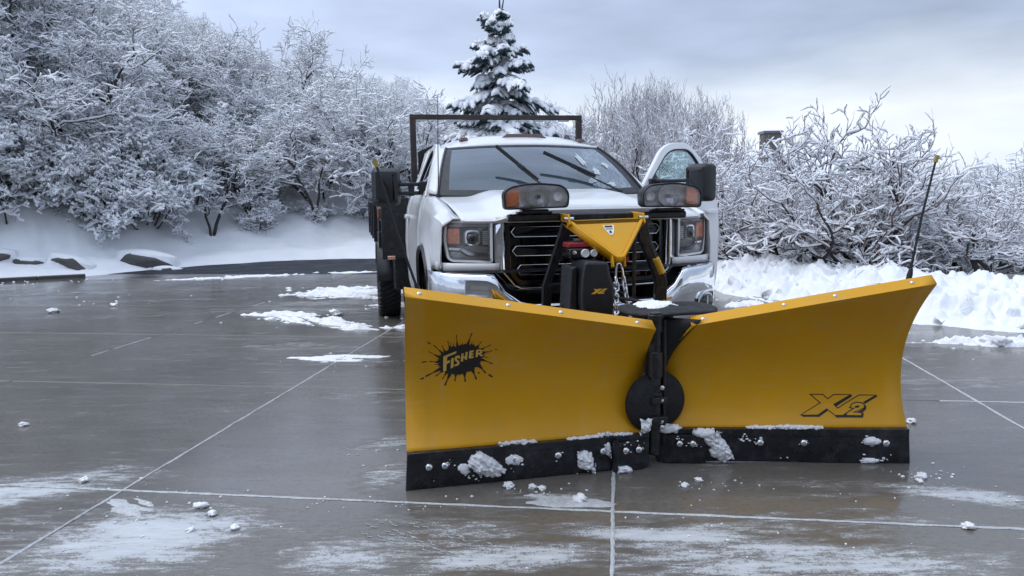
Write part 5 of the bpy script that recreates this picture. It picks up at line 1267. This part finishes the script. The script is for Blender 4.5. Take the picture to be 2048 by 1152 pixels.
# right-hand wood: crooked oaks near, upright bare trees behind
named = [(5.75, 12.2, 1.02, 2.3, 'crooked0', 'spreading crooked oak with thick snowy limbs right of the open door'),
         (8.2, 13.2, .95, 2.2, 'crooked1', 'spreading snowy oak at the right edge behind the marker stake'),
         (3.9, 14.6, .9, 4.0, 'crooked1', 'crooked snowy oak just right of the open truck door')]
for x, y, s, rz, pn, lab in named:
    spots.append((x, y)); plant('crooked_oak', pn, x, y, hz(x, y) - .1, s, rz, lab, 'tree')
n = 0; tries = 0
while n < 60 and tries < 6000:
    tries += 1; a = R(prng.uniform(34, 74)); d = 2.6 + prng.random() ** 1.3 * 22; r_ = float(edge_r(a)) + d; x = r_ * math.cos(a); y = 2 + r_ * math.sin(a)
    if x / y > 1.05 or x / y < .15 or y < 9.5: continue
    if not try_spot(x, y, 1.15 + d * .035): continue
    n += 1; s = prng.uniform(.75, 1.05) * (1 - .25 * sm(.4, .8, x / y))
    pn = 'crooked%d' % prng.randrange(2) if prng.random() < .8 else 'oak%d' % prng.randrange(5)
    s = min(s, (float(sky_limit(x, y)) - hz(x, y)) / TOPZ[pn] * prng.uniform(.85, 1.05))
    plant('crooked_oak', pn, x, y, hz(x, y) - .1, s * .95, prng.uniform(0, 6.28), 'tangled snow dusted oak in the low wood beyond the right snow bank', 'tree', 'oaks beyond the right snow bank')
n = 0; tries = 0
while n < 22 and tries < 3000:
    tries += 1; q = prng.uniform(.02, .36); y = prng.uniform(17, 34); x = q * y
    if not try_spot(x, y, 1.3): continue
    n += 1; pn = 'bare%d' % prng.randrange(3); z = hz(x, y) - .1
    s = (float(sky_limit(x, y)) - z) / TOPZ[pn] * prng.uniform(.72, 1.02)
    plant('bare_tree', pn, x, y, z, s, prng.uniform(0, 6.28), 'upright bare pinkish tree in the thicket between the spruce and the open door', 'tree', 'bare trees behind the truck')

# trees on the near side, behind the photographer (the lamps and chrome mirror them)
for k in range(16):
    x = -26 + k * 3.1 + prng.uniform(-.8, .8); y = -13.5 - prng.uniform(0, 4); pn = 'oak%d' % prng.randrange(5)
    plant('oak_tree', pn, x, y, hz(x, y) - .1, prng.uniform(1.0, 1.35), prng.uniform(0, 6.28), 'snow covered oak in the row behind the camera', 'tree', 'oaks behind the camera')

# ---- spruce behind the cab
def spruce(x, y, z0, Ht):
    rng = np.random.default_rng(8)
    e = empty('spruce_tree', (x, y, z0)); tag(e, 'tall snow draped blue green spruce rising behind the truck cab', 'tree')
    mb = MB(); mb.tube([(0, 0, -.2), (0, 0, Ht * .5), (.02, 0, Ht * .93), (.01, 0, Ht)], [.10, .06, .018, .010], 10); mb.build('trunk', M['bark'], e)
    limbs, tw, sn_l, sn_t = [], [], [], []
    z = .5; lvl = 0
    while z < Ht * .90:
        k = 1 - z / Ht; Lb = (2.2 * k ** .95 + .07) * (1.0 + .25 * math.sin(z * 3.6 + 1.2)); nb = 7 if k > .12 else 5
        for i in range(nb):
            az = 2 * math.pi * (i + rng.uniform(-.3, .3)) / nb + lvl * .8; L = Lb * rng.uniform(.45, 1.2); zb = z + rng.uniform(-.13, .13)
            d = np.array([math.cos(az), math.sin(az), 0]); upw = .55 - .75 * k ** .55 * 1.1 if k < .3 else -.08 - .10 * rng.random()
            pts = []; N = 9
            for t in np.linspace(0, 1, N):
                pts.append(np.array([0, 0, zb]) + d * L * t + np.array([0, 0, L * (upw * t - .22 * (t ** 2) * (k > .2) + .10 * t ** 4)]))
            pts = np.array(pts); limbs.append((pts, np.linspace(.030 * (.5 + k), .010, N)))
            nt = int(5 + 15 * L); sn_n = []
            for q in range(nt):
                f = .22 + .78 * (q + rng.random()) / nt; i0 = f * (N - 1); j = min(int(i0), N - 2); p = pts[j] + (pts[j + 1] - pts[j]) * (i0 - j); t = unit(pts[j + 1] - pts[j])
                sd = unit(np.cross(t, [0, 0, 1.0])) * (1 if q % 2 else -1); Lt = (.16 + .30 * L * (1 - f) ** .8) * rng.uniform(.7, 1.2)
                dr = unit(t * .75 + sd * rng.uniform(.5, 1.0) + np.array([0, 0, rng.uniform(-.50, .05)]))
                M5 = np.array([p + dr * Lt * s_ + np.array([0, 0, -.20 * Lt * s_ ** 2]) for s_ in np.linspace(0, 1, 5)])
                tw.append((M5, np.array([.018, .034, .034, .028, .012]) * (.8 + .4 * rng.random())))
                if rng.random() < .85: sn_t.append((M5 + np.array([0, 0, .014]), np.array([.020, .034, .036, .030, .012])))
            tw.append((pts[[4, 5, 6, 7, 8]], np.array([.03, .036, .036, .03, .014])))
            if rng.random() < .85: sn_l.append((pts + np.array([0, 0, .02]), np.linspace(.02, .05, N)))
        z += (.21 + .16 * k) * rng.uniform(.85, 1.15); lvl += 1
    # leader shoots
    tw.append((np.array([[.01, 0, Ht - .55 + .15 * i] for i in range(5)]), np.array([.02, .024, .022, .018, .008]) * .9))
    tw.append((np.array([[.04 + .018 * i, 0, Ht - .5 + .10 * i] for i in range(5)]), np.array([.02, .024, .022, .018, .008]) * .8))
    # needles: short blades standing off every twig
    P = np.stack([t[0] for t in tw]); nn = 26; B = len(P)
    u = rng.uniform(0, 3.99, size=(B, nn)); j = u.astype(int); f = (u - j)[..., None]; b_ = np.arange(B)[:, None]
    base = P[b_, j] * (1 - f) + P[b_, j + 1] * f; tn = P[b_, j + 1] - P[b_, j]; tn /= np.linalg.norm(tn, axis=2, keepdims=True) + 1e-9
    rv = rng.normal(size=(B, nn, 3)); rv -= tn * (rv * tn).sum(2, keepdims=True); rv /= np.linalg.norm(rv, axis=2, keepdims=True) + 1e-9
    tip = base + (rv * .85 + tn * .7) * rng.uniform(.035, .062, size=(B, nn, 1)); sdv = np.cross(rv, tn) * .007
    V = np.stack([base + sdv, base - sdv, tip], 2).reshape(-1, 3); np_obj('needles', V, np.arange(len(V)).reshape(-1, 3), M['needle'], e, False)['kind'] = 'stuff'
    V, F = join([tubes([(a, b) for a, b in limbs], 5), tubes(tw, 5)]); np_obj('crown', V, F, M['needle'], e)
    V1 = snow_caps(sn_l, .11, .085, rng, 6); V2 = snow_caps(sn_t, .085, .034, rng, 6)
    V, F = join([V1, V2]); np_obj('snow_load', V, F, M['tree_snow'], e)
spruce(-.19, 17.4, .45, 5.42)

# ---- rocks poking out of the left bank
def rock(px, py, s, seed, label):
    rg = random.Random(seed); bm = bmesh.new()
    for k in range(22):
        v = Vector((rg.gauss(0, 1), rg.gauss(0, 1), rg.gauss(0, 1))).normalized() * rg.uniform(.8, 1.1); bm.verts.new((v.x * s * 1.7, v.y * s * .9, v.z * s * .75))
    r_ = bmesh.ops.convex_hull(bm, input=bm.verts); bmesh.ops.delete(bm, geom=[v for v in bm.verts if not v.link_faces], context='VERTS')
    bmesh.ops.bevel(bm, geom=bm.edges[:], offset=s * .06, segments=1, affect='EDGES')
    me = bpy.data.meshes.new('rock'); bm.to_mesh(me); bm.free(); me.materials.append(M['rock'])
    o = bpy.data.objects.new('rock', me); COL.objects.link(o); o.location = (px, py, hz(px, py) - .02 * s); o.rotation_euler = (rg.uniform(-.2, .2), rg.uniform(.0, .35), rg.uniform(-.4, .4))
    tag(o, label, 'rock', 'rocks in the left snow bank')
    n_ = 22; U_, V_ = np.meshgrid(np.linspace(-1, 1, n_), np.linspace(-1, 1, n_), indexing='ij'); rr = np.hypot(U_, V_)
    z = (s * .62 * np.sqrt(np.clip(1 - (rr * .92) ** 2, 0, 1)) + s * .42) * (rr < .97) - s * .2 + .05 * s * (fbm(U_ * 3, V_ * 3, seed, 2) - .5)
    z = np.where(rr < .97, z, -s * .55)
    idx = np.arange(n_ * n_).reshape(n_, n_); F = np.stack([idx[:-1, :-1], idx[1:, :-1], idx[1:, 1:], idx[:-1, 1:]], -1).reshape(-1, 4); F = F[(rr.ravel()[F] < 1.0).any(1)]
    c_ = np_obj('snow_cap', np.stack([U_ * s * 1.9, V_ * s * 1.15 + s * .62, z], -1).reshape(-1, 3), F, M['snow'], o)
rock(-7.55, 15.35, .34, 3, 'largest dark rock half buried under a snow hump on the left bank')
rock(-7.0, 15.1, .17, 4, 'small dark rock just right of the largest bank rock')
rock(-8.5, 14.35, .24, 5, 'flat dark rock low in the left bank above the kerb')
rock(-9.3, 14.4, .18, 6, 'small dark rock near the left edge of the bank')
rock(-9.9, 14.25, .22, 9, 'leftmost dark rock at the picture edge of the bank')
mb = MB(); pts = [(-9.9, 13.0), (-9.2, 13.28), (-8.6, 13.55), (-7.9, 13.85)]
for i in range(3):
    a, b = Vector((*pts[i], .03)), Vector((*pts[i + 1], .03)); mb.beam(a, b - (b - a) * .02, .16, .16)
mb.V = [(a, b, c - .05) for a, b, c in mb.V]
kb = mb.build('kerb', M['rock'], bevel=.01); struct(kb, 'grey concrete kerb showing at the foot of the left bank')

# ------------------------------------------------------------------ slush patches, clods, snow stuck to the plow
def patch(x, y, rx, ry, rz, h, seed, label, thr=.40, res=.016):
    nx, ny = int(2 * rx / res), int(2 * ry / res); u = np.linspace(-1, 1, nx); v = np.linspace(-1, 1, ny); U_, V_ = np.meshgrid(u, v, indexing='ij')
    X_ = U_ * rx; Y_ = V_ * ry; fo = 1 - np.clip(np.hypot(U_, V_), 0, 1) ** 1.6
    n_ = fbm(X_ * 2.0, Y_ * 9, seed, 5); med = fbm(X_ * 7, Y_ * 24, seed + 3, 4); fine = np.abs(fbm(X_ * 30, Y_ * 30, seed + 9, 3) - .44)
    z = (fo * .75 + (n_ - .5) * 1.4 + (med - .5) * 1.1 - thr)
    z = np.where(z > 0, (np.minimum(z, .6) * .9 + np.abs(med - .5) * 1.6 * np.minimum(1, z * 4) + fine * 1.3 * np.minimum(1, z * 5)) * h, -.01)
    idx = np.arange(nx * ny).reshape(nx, ny); F = np.stack([idx[:-1, :-1], idx[1:, :-1], idx[1:, 1:], idx[:-1, 1:]], -1).reshape(-1, 4)
    zz = z.ravel(); F = F[(zz[F] > 0).any(1)]
    zz = np.where(zz > 0, zz + .001, -.002); used = np.unique(F); mp_ = -np.ones(len(zz), int); mp_[used] = np.arange(len(used))
    o = np_obj('slush_patch', np.stack([X_.ravel(), Y_.ravel(), zz], -1)[used], mp_[F], M['ice'] if res < .012 else M['snow_clod']); o.location = (x, y, .0); o.rotation_euler = (0, 0, rz); tag(o, label, 'snow', None, 'stuff'); return o
patch(-2.35, 10.95, 1.15, .75, .05, .045, 3, 'broad white slush patch on the driveway left of the rear wheels')
patch(-2.75, 8.95, .55, .25, -.1, .04, 5, 'small slush patch at the left end of the slush ridge')
patch(-2.10, 8.30, 1.35, .26, -.52, .045, 6, 'long slush ridge left by the plow beside the truck')
patch(-1.45, 9.6, .45, .3, .2, .035, 8, 'thin slush patch beside the rear tyre')
patch(.24, 3.30, .26, .085, -.12, .012, 9, 'thin slush strip in front of the left blade', res=.006)
patch(-1.78, 3.30, .22, .10, -.5, .010, 12, 'broken ice crust at the joint in the left foreground', res=.007)
patch(2.05, 3.30, .36, .08, -.25, .010, 14, 'frosty slush streak right of the plow', res=.008, thr=.5)
patch(4.35, 6.62, .70, .20, -.2, .07, 15, 'lumpy slush heap before the right snow bank')
patch(2.9, 9.2, .7, .35, .5, .04, 16, 'slush beside the truck at the right bank')
patch(-5.1, 13.4, 1.6, .22, .30, .03, 18, 'broken slush crumbs along the asphalt edge', thr=.55)
patch(-1.5, 6.45, .5, .20, -.1, .012, 19, 'thin trodden snow left of the plow', res=.02)
patch(-3.0, 13.9, .9, .18, .1, .03, 20, 'flat slush streak on the dark asphalt', thr=.5)

def clod_mesh(name, s, seed, sub=3, rough=.38, flat=1.0):
    bm = bmesh.new(); bmesh.ops.create_icosphere(bm, subdivisions=sub, radius=1)
    o1 = seed * 3.7
    for v in bm.verts:
        c = v.co; n = fbm(np.array([c.x * 1.5 + o1]), np.array([c.y * 1.5 + c.z * 1.9]), seed, 2)[0]; n2 = fbm(np.array([c.x * 6 + o1 + c.z * 2]), np.array([c.y * 6 - c.z * 5]), seed + 5, 3)[0]
        k = 1 + rough * (n - .4) * 2.2 + rough * 1.3 * (n2 - .42); v.co = Vector((c.x * s[0] * k, c.y * s[1] * k, c.z * s[2] * k))
    me = bpy.data.meshes.new(name); bm.to_mesh(me); bm.free(); me.polygons.foreach_set('use_smooth', [True] * len(me.polygons)); me.materials.append(M['snow_clod']); return me
def clod(loc, s, seed, label, rot=(0, 0, 0), group=None, sub=3, rough=.38):
    o = bpy.data.objects.new('snow_clod', clod_mesh('snow_clod', s, seed, sub, rough)); COL.objects.link(o); o.location = loc; o.rotation_euler = rot; tag(o, label, 'snow clod', group); return o
def on_wing(w, q, z, o=.03):
    p = w.Pf(q, z, o) ; return (TR_LOC[0] + cy_ * p.x - sy_ * p.y, TR_LOC[1] + sy_ * p.x + cy_ * p.y, p.z)
def wing_snow(w, q, z, rq, rz, h, seed, label, o=.023, skew=0.0, thr=.30):
    res = .0042; nx, ny = int(2 * rq / res), int(2 * rz / res); U_, V_ = np.meshgrid(np.linspace(-1, 1, nx), np.linspace(-1, 1, ny), indexing='ij')
    X_ = U_ * rq; Y_ = V_ * rz; fo = 1 - np.clip(np.hypot(U_, V_), 0, 1) ** 1.7
    a_ = fbm(X_ * 22 + seed, Y_ * 22, seed, 4); b_ = fbm(X_ * 75, Y_ * 75 + seed, seed + 3, 3)
    zz = fo * .95 + (a_ - .47) * 1.5 + (b_ - .45) * .5 - thr; on = zz > 0
    hh = np.where(on, (np.sqrt(np.clip(zz, 0, .8)) * .9 + np.abs(a_ - .47) * 1.2 * np.minimum(1, zz * 4) + np.abs(b_ - .45) * .8 * np.minimum(1, zz * 5)) * h, -.004)
    d_, f_ = np.array(w.d), np.array(w.f); base = np.array(w.o)
    Q = q + X_ + skew * Y_; P_ = base + Q[..., None] * d_ + (o + hh)[..., None] * f_ + np.array([0, 0, 1.0]) * np.maximum(.003, z + Y_)[..., None]
    Wd = np.stack([TR_LOC[0] + cy_ * P_[..., 0] - sy_ * P_[..., 1], TR_LOC[1] + sy_ * P_[..., 0] + cy_ * P_[..., 1], P_[..., 2]], -1).reshape(-1, 3)
    idx = np.arange(nx * ny).reshape(nx, ny); F = np.stack([idx[:-1, :-1], idx[1:, :-1], idx[1:, 1:], idx[:-1, 1:]], -1).reshape(-1, 4); F = F[on.ravel()[F].any(1)]
    used = np.unique(F); mp_ = -np.ones(nx * ny, int); mp_[used] = np.arange(len(used)); c0_ = Wd[used].mean(0)
    o_ = np_obj('snow_lump', Wd[used] - c0_, mp_[F], M['snow_clod']); o_.location = c0_; tag(o_, label, 'snow lump', 'snow stuck to the plow')
wing_snow(WLf, .845, .088, .105, .082, .045, 3, 'largest ragged snow lump stuck to the left cutting edge', skew=.6)
wing_snow(WLf, .965, .085, .030, .026, .014, 33, 'small snow scrap left of the largest lump on the left cutting edge', thr=.2)
wing_snow(WLf, .345, .062, .050, .062, .045, 5, 'cone shaped snow lump against the left cutting edge', thr=.15)
wing_snow(WRt, .320, .085, .062, .090, .045, 7, 'tall snow lump stuck to the right cutting edge near the hinge', skew=-.45, thr=.12)
wing_snow(WRt, .245, .165, .055, .026, .022, 8, 'snow cap on top of the right centre shoe', o=.045, thr=.15)
wing_snow(WLf, .035, .225, .034, .042, .03, 9, 'upright snow lump at the foot of the hinge', o=.045, thr=.1)
wing_snow(WRt, .05, .188, .070, .024, .02, 10, 'flat snow lump right of the hinge foot', o=.04, thr=.15)
wing_snow(WLf, .72, .105, .050, .040, .014, 12, 'snow frozen round the third bolt of the left cutting edge', thr=.35)
wing_snow(WLf, .228, .120, .018, .055, .012, 15, 'thin snow streak beside the rib of the left centre shoe', o=.024, thr=.2)
wing_snow(WRt, 1.095, .118, .050, .026, .014, 18, 'snow frozen beside the outer bolts of the right cutting edge', thr=.3)
wing_snow(WRt, 1.10, .014, .050, .016, .010, 19, 'thin snow crust at the bottom of the right cutting edge', thr=.2)
def snow_heap(lc, rx, ry, h, seed, label):
    res = 40; u = np.linspace(-1, 1, res); U_, V_ = np.meshgrid(u, u, indexing='ij'); rr = np.hypot(U_, V_)
    z = np.clip(1 - rr ** 1.8 + (fbm(U_ * 3, V_ * 3, seed, 3) - .5) * .9, 0, 2) * h * .6 + np.abs(fbm(U_ * 9, V_ * 9, seed + 4, 2) - .4) * h * .5 * (rr < .85)
    z = np.where(rr < .98, z, -.004); idx = np.arange(res * res).reshape(res, res); F = np.stack([idx[:-1, :-1], idx[1:, :-1], idx[1:, 1:], idx[:-1, 1:]], -1).reshape(-1, 4)
    F = F[(z.ravel()[F] > .0).any(1)]
    o = np_obj('snow_clod', np.stack([U_ * rx, V_ * ry, z], -1).reshape(-1, 3), F, M['snow_clod']); p = Vector(lc); o.location = (TR_LOC[0] + cy_ * p.x - sy_ * p.y, TR_LOC[1] + sy_ * p.x + cy_ * p.y, p.z); o.rotation_euler = (0, 0, TR_YAW); tag(o, label, 'snow clod')
snow_heap((-.005, -1.16, .803), .125, .105, .036, 4, 'thin heap of snow lying on the round rubber deflector')
# loose crust along the ledge above the cutting edges
rg = np.random.default_rng(6); parts = []
ico = bmesh.new(); bmesh.ops.create_icosphere(ico, subdivisions=1, radius=1); iv = np.array([v.co[:] for v in ico.verts]); itf = np.array([[v.index for v in f.verts] for f in ico.faces]); ico.free()
def crumbs(n, fn, smin, smax, rng):
    pr = []
    for k in range(n):
        p, sc = fn(rng); s = rng.uniform(smin, smax) * sc; V = iv * (1 + rng.uniform(-.35, .35, size=iv.shape)) * s * np.array([1.3, 1, .8]) + np.array(p); pr.append((V, itf))
    return join(pr)
def ledge(w, dens):
    def fn(rng):
        while True:
            q = rng.uniform(.02, w.S)
            if fbm(np.array([q * 4.0]), np.array([3.0 + w.sg]), 3, 3)[0] > dens(q): break
        k = fbm(np.array([q * 9.0]), np.array([1.0]), 5, 2)[0]
        return on_wing(w, q, .183 + rng.uniform(0, .022) * k, rng.uniform(.002, .026)), 1
    return fn
V, F = join([crumbs(420, ledge(WLf, lambda q: .38 if q < .72 else .60), .003, .009, rg), crumbs(560, ledge(WRt, lambda q: .34 if q < .85 else .52), .003, .010, rg)])
o = np_obj('ledge_snow', V, F, M['snow_clod']); tag(o, 'ragged crust of snow along the ledge above the black cutting edges', 'snow', None, 'stuff')
def spat(w, n):
    def fn(rng):
        c = [(.06, .13), (.14, .12), (.19, .14), (.253, .13), (.49, .10), (.71, .11), (.70, .09), (1.05, .13), (1.03, .12), (.95, .05), (1.1, .03), (.9, .04)] if w.sg < 0 else [(.12, .13), (.2, .11), (.54, .12), (.76, .11), (1.08, .115), (1.06, .12), (1.17, .115), (.45, .13), (.66, .02), (1.08, .02), (1.16, .02)]
        q, z = c[rng.integers(len(c))]; return on_wing(w, q + rng.normal() * .016, max(.008, z + rng.normal() * .014), .028 if q > .26 else .05), .8
    return crumbs(n, fn, .002, .008, rg)
V, F = join([spat(WLf, 60), spat(WRt, 60)]); o = np_obj('edge_crumbs', V, F, M['snow_clod']); tag(o, 'small snow crumbs frozen round the bolts of the cutting edges', 'snow', None, 'stuff')
# single clods lying on the driveway
G = lambda px, py: (lambda r: (r.x * (H / -r.z), r.y * (H / -r.z), 0))(fw + rt * ((px - 1024) / FPX) + up * ((576 - py) / FPX))
for k, (px, py, s, lab) in enumerate([(1247, 944, .042, 'white snow clod on the ground below the left centre shoe'), (1018, 974, .030, 'flat snow clod in front of the left cutting edge'), (1066, 976, .022, 'snow chip right of the flat clod before the left blade'), (1086, 978, .020, 'rightmost snow chip of the pair before the left blade'),
        (1160, 1002, .035, 'snow clod at the end of the thin slush strip'), (48, 852, .030, 'lone snow clod on bare concrete at the left edge'), (108, 625, .065, 'large white snow clod lying alone on the wet slab at left'), (228, 612, .05, 'small snow clod right of the large lone clod'),
        (1370, 972, .018, 'small snow chip in front of the right blade near the hinge'), (1397, 962, .020, 'snow chip right of the small chip before the right blade'), (1842, 956, .028, 'snow clod right of the plow corner'), (1838, 964, .020, 'smaller clod touching the one right of the plow corner'), (1935, 1056, .028, 'flat snow clod lying in the slab joint at lower right'), (1822, 845, .03, 'snow clod on the slab right of the plow'), (1990, 690, .11, 'lumpy snow clod on the slush heap at right'),
        (820, 605, .07, 'snow clod beside the rear tyre'), (672, 630, .08, 'snow clod left of the rear tyre on the slush'), (405, 1015, .030, 'broken ice piece at the joint in the left foreground'), (425, 1030, .026, 'second ice piece below the broken one at the joint'), (470, 1058, .022, 'ice chip right of the frost patch in the left foreground'), (380, 1062, .018, 'little ice chip beside the frost patch'), (168, 963, .026, 'snow clod at the edge of the left foreground frost')]):
    g_ = G(px, py); clod((g_[0], g_[1], s * .32), (s, s * .8, s * .5), 40 + k, lab, (0, 0, k * 1.3), 'snow clods on the driveway', rough=.75)
rg = np.random.default_rng(16)
def scat(rng):
    c = [(-1.6, 3.45, .35, .12, 1), (-1.5, 3.2, .3, .15, 1), (-1.9, 3.1, .5, .25, .8), (.65, 2.95, .45, .18, .8), (1.0, 2.75, .6, .2, .8), (.95, 3.45, .18, .06, .9), (2.05, 3.55, .22, .10, 1.2), (2.1, 3.3, .35, .1, .9), (-2.5, 8.6, .9, .4, 3), (-2.3, 10.9, 1.2, .6, 3), (-5.5, 13.2, 1.6, .3, 4), (-6.6, 10.6, 2, .7, 2.5), (3.9, 7.0, .7, .4, 3), (4.6, 6.5, .7, .3, 3), (-.5, 3.3, .3, .1, .8), (-.6, 4.0, .2, .3, .8), (-1.4, 6.4, .6, .3, 1.5), (-8.4, 13.0, 1.0, .3, 4), (.05, 3.42, .2, .06, 1), (3.0, 9.5, .6, .4, 3), (1.6, 3.2, .6, .2, .8)]
    x, y, a, b, s = c[rng.integers(len(c))]; return (x + rng.normal() * a * .7, y + rng.normal() * b * .7, .002), s
V, F = crumbs(300, scat, .002, .007, rg); o = np_obj('snow_crumbs', V, F, M['snow_clod']); tag(o, 'scattered snow crumbs on the wet driveway', 'snow', None, 'stuff')
# clods tumbled along the foot of the right berm and over it
def bermc(rng):
    a = R(rng.uniform(28, 74)); d = rng.uniform(-.15, 1.4); r_ = float(edge_r(a)) + d; x = r_ * math.cos(a); y = 2 + r_ * math.sin(a); return (x, y, max(0, hz(x, y)) - .012), (1 if d > 0 else .6)
cm = []
for k in range(6):
    rq = random.Random(300 + k); bm = bmesh.new()
    for q in range(16):
        v = Vector((rq.gauss(0, 1), rq.gauss(0, 1), rq.gauss(0, 1))).normalized() * rq.uniform(.75, 1.1); bm.verts.new((v.x * 1.2, v.y * .9, v.z * .7))
    bmesh.ops.convex_hull(bm, input=bm.verts); bmesh.ops.delete(bm, geom=[v for v in bm.verts if not v.link_faces], context='VERTS')
    bmesh.ops.bevel(bm, geom=bm.edges[:], offset=.09, segments=2, affect='EDGES')
    me = bpy.data.meshes.new('snow_clod'); bm.to_mesh(me); bm.free(); me.materials.append(M['snow']); cm.append(me)
for k in range(80):
    (x, y, z), q = bermc(rg); s = float(rg.uniform(.045, .15)) * (.5 if z < .06 else 1); o = bpy.data.objects.new('snow_clod', cm[k % 6]); COL.objects.link(o)
    o.location = (x, y, z - s * .25); o.scale = (s, s, s); o.rotation_euler = (float(rg.uniform(0, 6)), float(rg.uniform(0, 6)), float(rg.uniform(0, 6)))
    tag(o, 'tumbled clod of ploughed snow on the right snow bank', 'snow clod', 'clods on the right snow bank')
# tyre tread marks pressed in slush
mb = MB(); rg2 = random.Random(3)
for i in range(9):
    for j in range(5):
        if rg2.random() < .45: continue
        c = Vector((-.62 + i * .062 + (j % 2) * .03, 3.16 - j * .045 - i * .030, .0)); a = R(rg2.uniform(-10, 10)); pts = []
        for dx, dy in ((-.022, .012), (0, 0), (.0, -.020), (.024, -.030)):
            dx += rg2.uniform(-.004, .004); dy += rg2.uniform(-.004, .004)
            pts.append(c + Vector((dx * math.cos(a) - dy * math.sin(a), dx * math.sin(a) + dy * math.cos(a), .0022)))
        mb.tube(pts, .0022, 4)
o = mb.build('tread_marks', M['tread']); tag(o, 'zigzag tyre tread ridges pressed in frozen slush in the foreground', 'tyre marks', None, 'stuff')

# ------------------------------------------------------------------ house far behind, only its chimney clears the trees
hs = empty('house', (20.3, 61.5, -1.3)); tag(hs, 'distant house whose dark chimney clears the trees right of the open door', 'house')
mb = MB(); mb.box(-6, 6, -4, 4, 0, 4.0); mb.build('wall', M['wood'], hs)
mb = MB(); mb.prism([(-4.6, 3.9), (4.6, 3.9), (0, 5.7)], lambda a, b, t: (t, a, b), -6.5, 6.5); rf = mb.build('roof', M['snow'], hs)
mb = MB(); mb.box(-.62, .72, -2.6, -1.4, 4.0, 7.05); ch_ = mb.build('chimney', M['brick'], rf, bevel=.03)
mb = MB(); mb.box(-.74, .84, -2.72, -1.28, 7.06, 7.24); mb.build('chimney_cap', M['lamp_dark'], rf, bevel=.02)
mb = MB(); mb.box(-.70, .80, -2.68, -1.32, 7.245, 7.33); mb.build('chimney_snow', M['snow'], rf, bevel=.03)
for x in (-3.5, 0, 3.5):
    mb = MB(); mb.box(x - .6, x + .6, -4.04, -3.98, 1.2, 2.6); wn = mb.build('window', M['decal_white'], hs); mb = MB(); mb.box(x - .5, x + .5, -4.06, -4.03, 1.3, 2.5); mb.build('pane', M['lens_dark'], wn)

# ------------------------------------------------------------------ unseen house added behind the photographer to darken the plow front
shade_house = empty('house', (-1.0, -6.2, 0)); tag(shade_house, 'unseen house with garage doors added behind the camera to shade the plow front', 'house')
mb = MB(); mb.box(-9, 9, -8, 0, 0, 5.6); mb.build('wall', M['siding'], shade_house)
for k in range(14):
    mb = MB(); mb.box(-9.0, 9.0, .002, .03, .06 + k * .4, .44 + k * .4); mb.build('plank', M['siding'], shade_house, bevel=.01)
mb = MB(); mb.prism([(.9, 5.5), (-8.9, 5.5), (-4, 8.2)], lambda a, b, t: (t, a, b), -9.8, 9.8); mb.build('roof', M['snow'], shade_house)
for x in (-5.2, -1.2, 2.8):
    mb = MB(); mb.box(x - 1.5, x + 1.5, .035, .06, .02, 2.4); gd = mb.build('garage_door', M['garage'], shade_house, bevel=.01)
    for k in range(4):
        mb = MB(); mb.box(x - 1.42, x + 1.42, .062, .075, .06 + k * .585, .58 + k * .585); mb.build('door_panel', M['garage'], gd, bevel=.01)
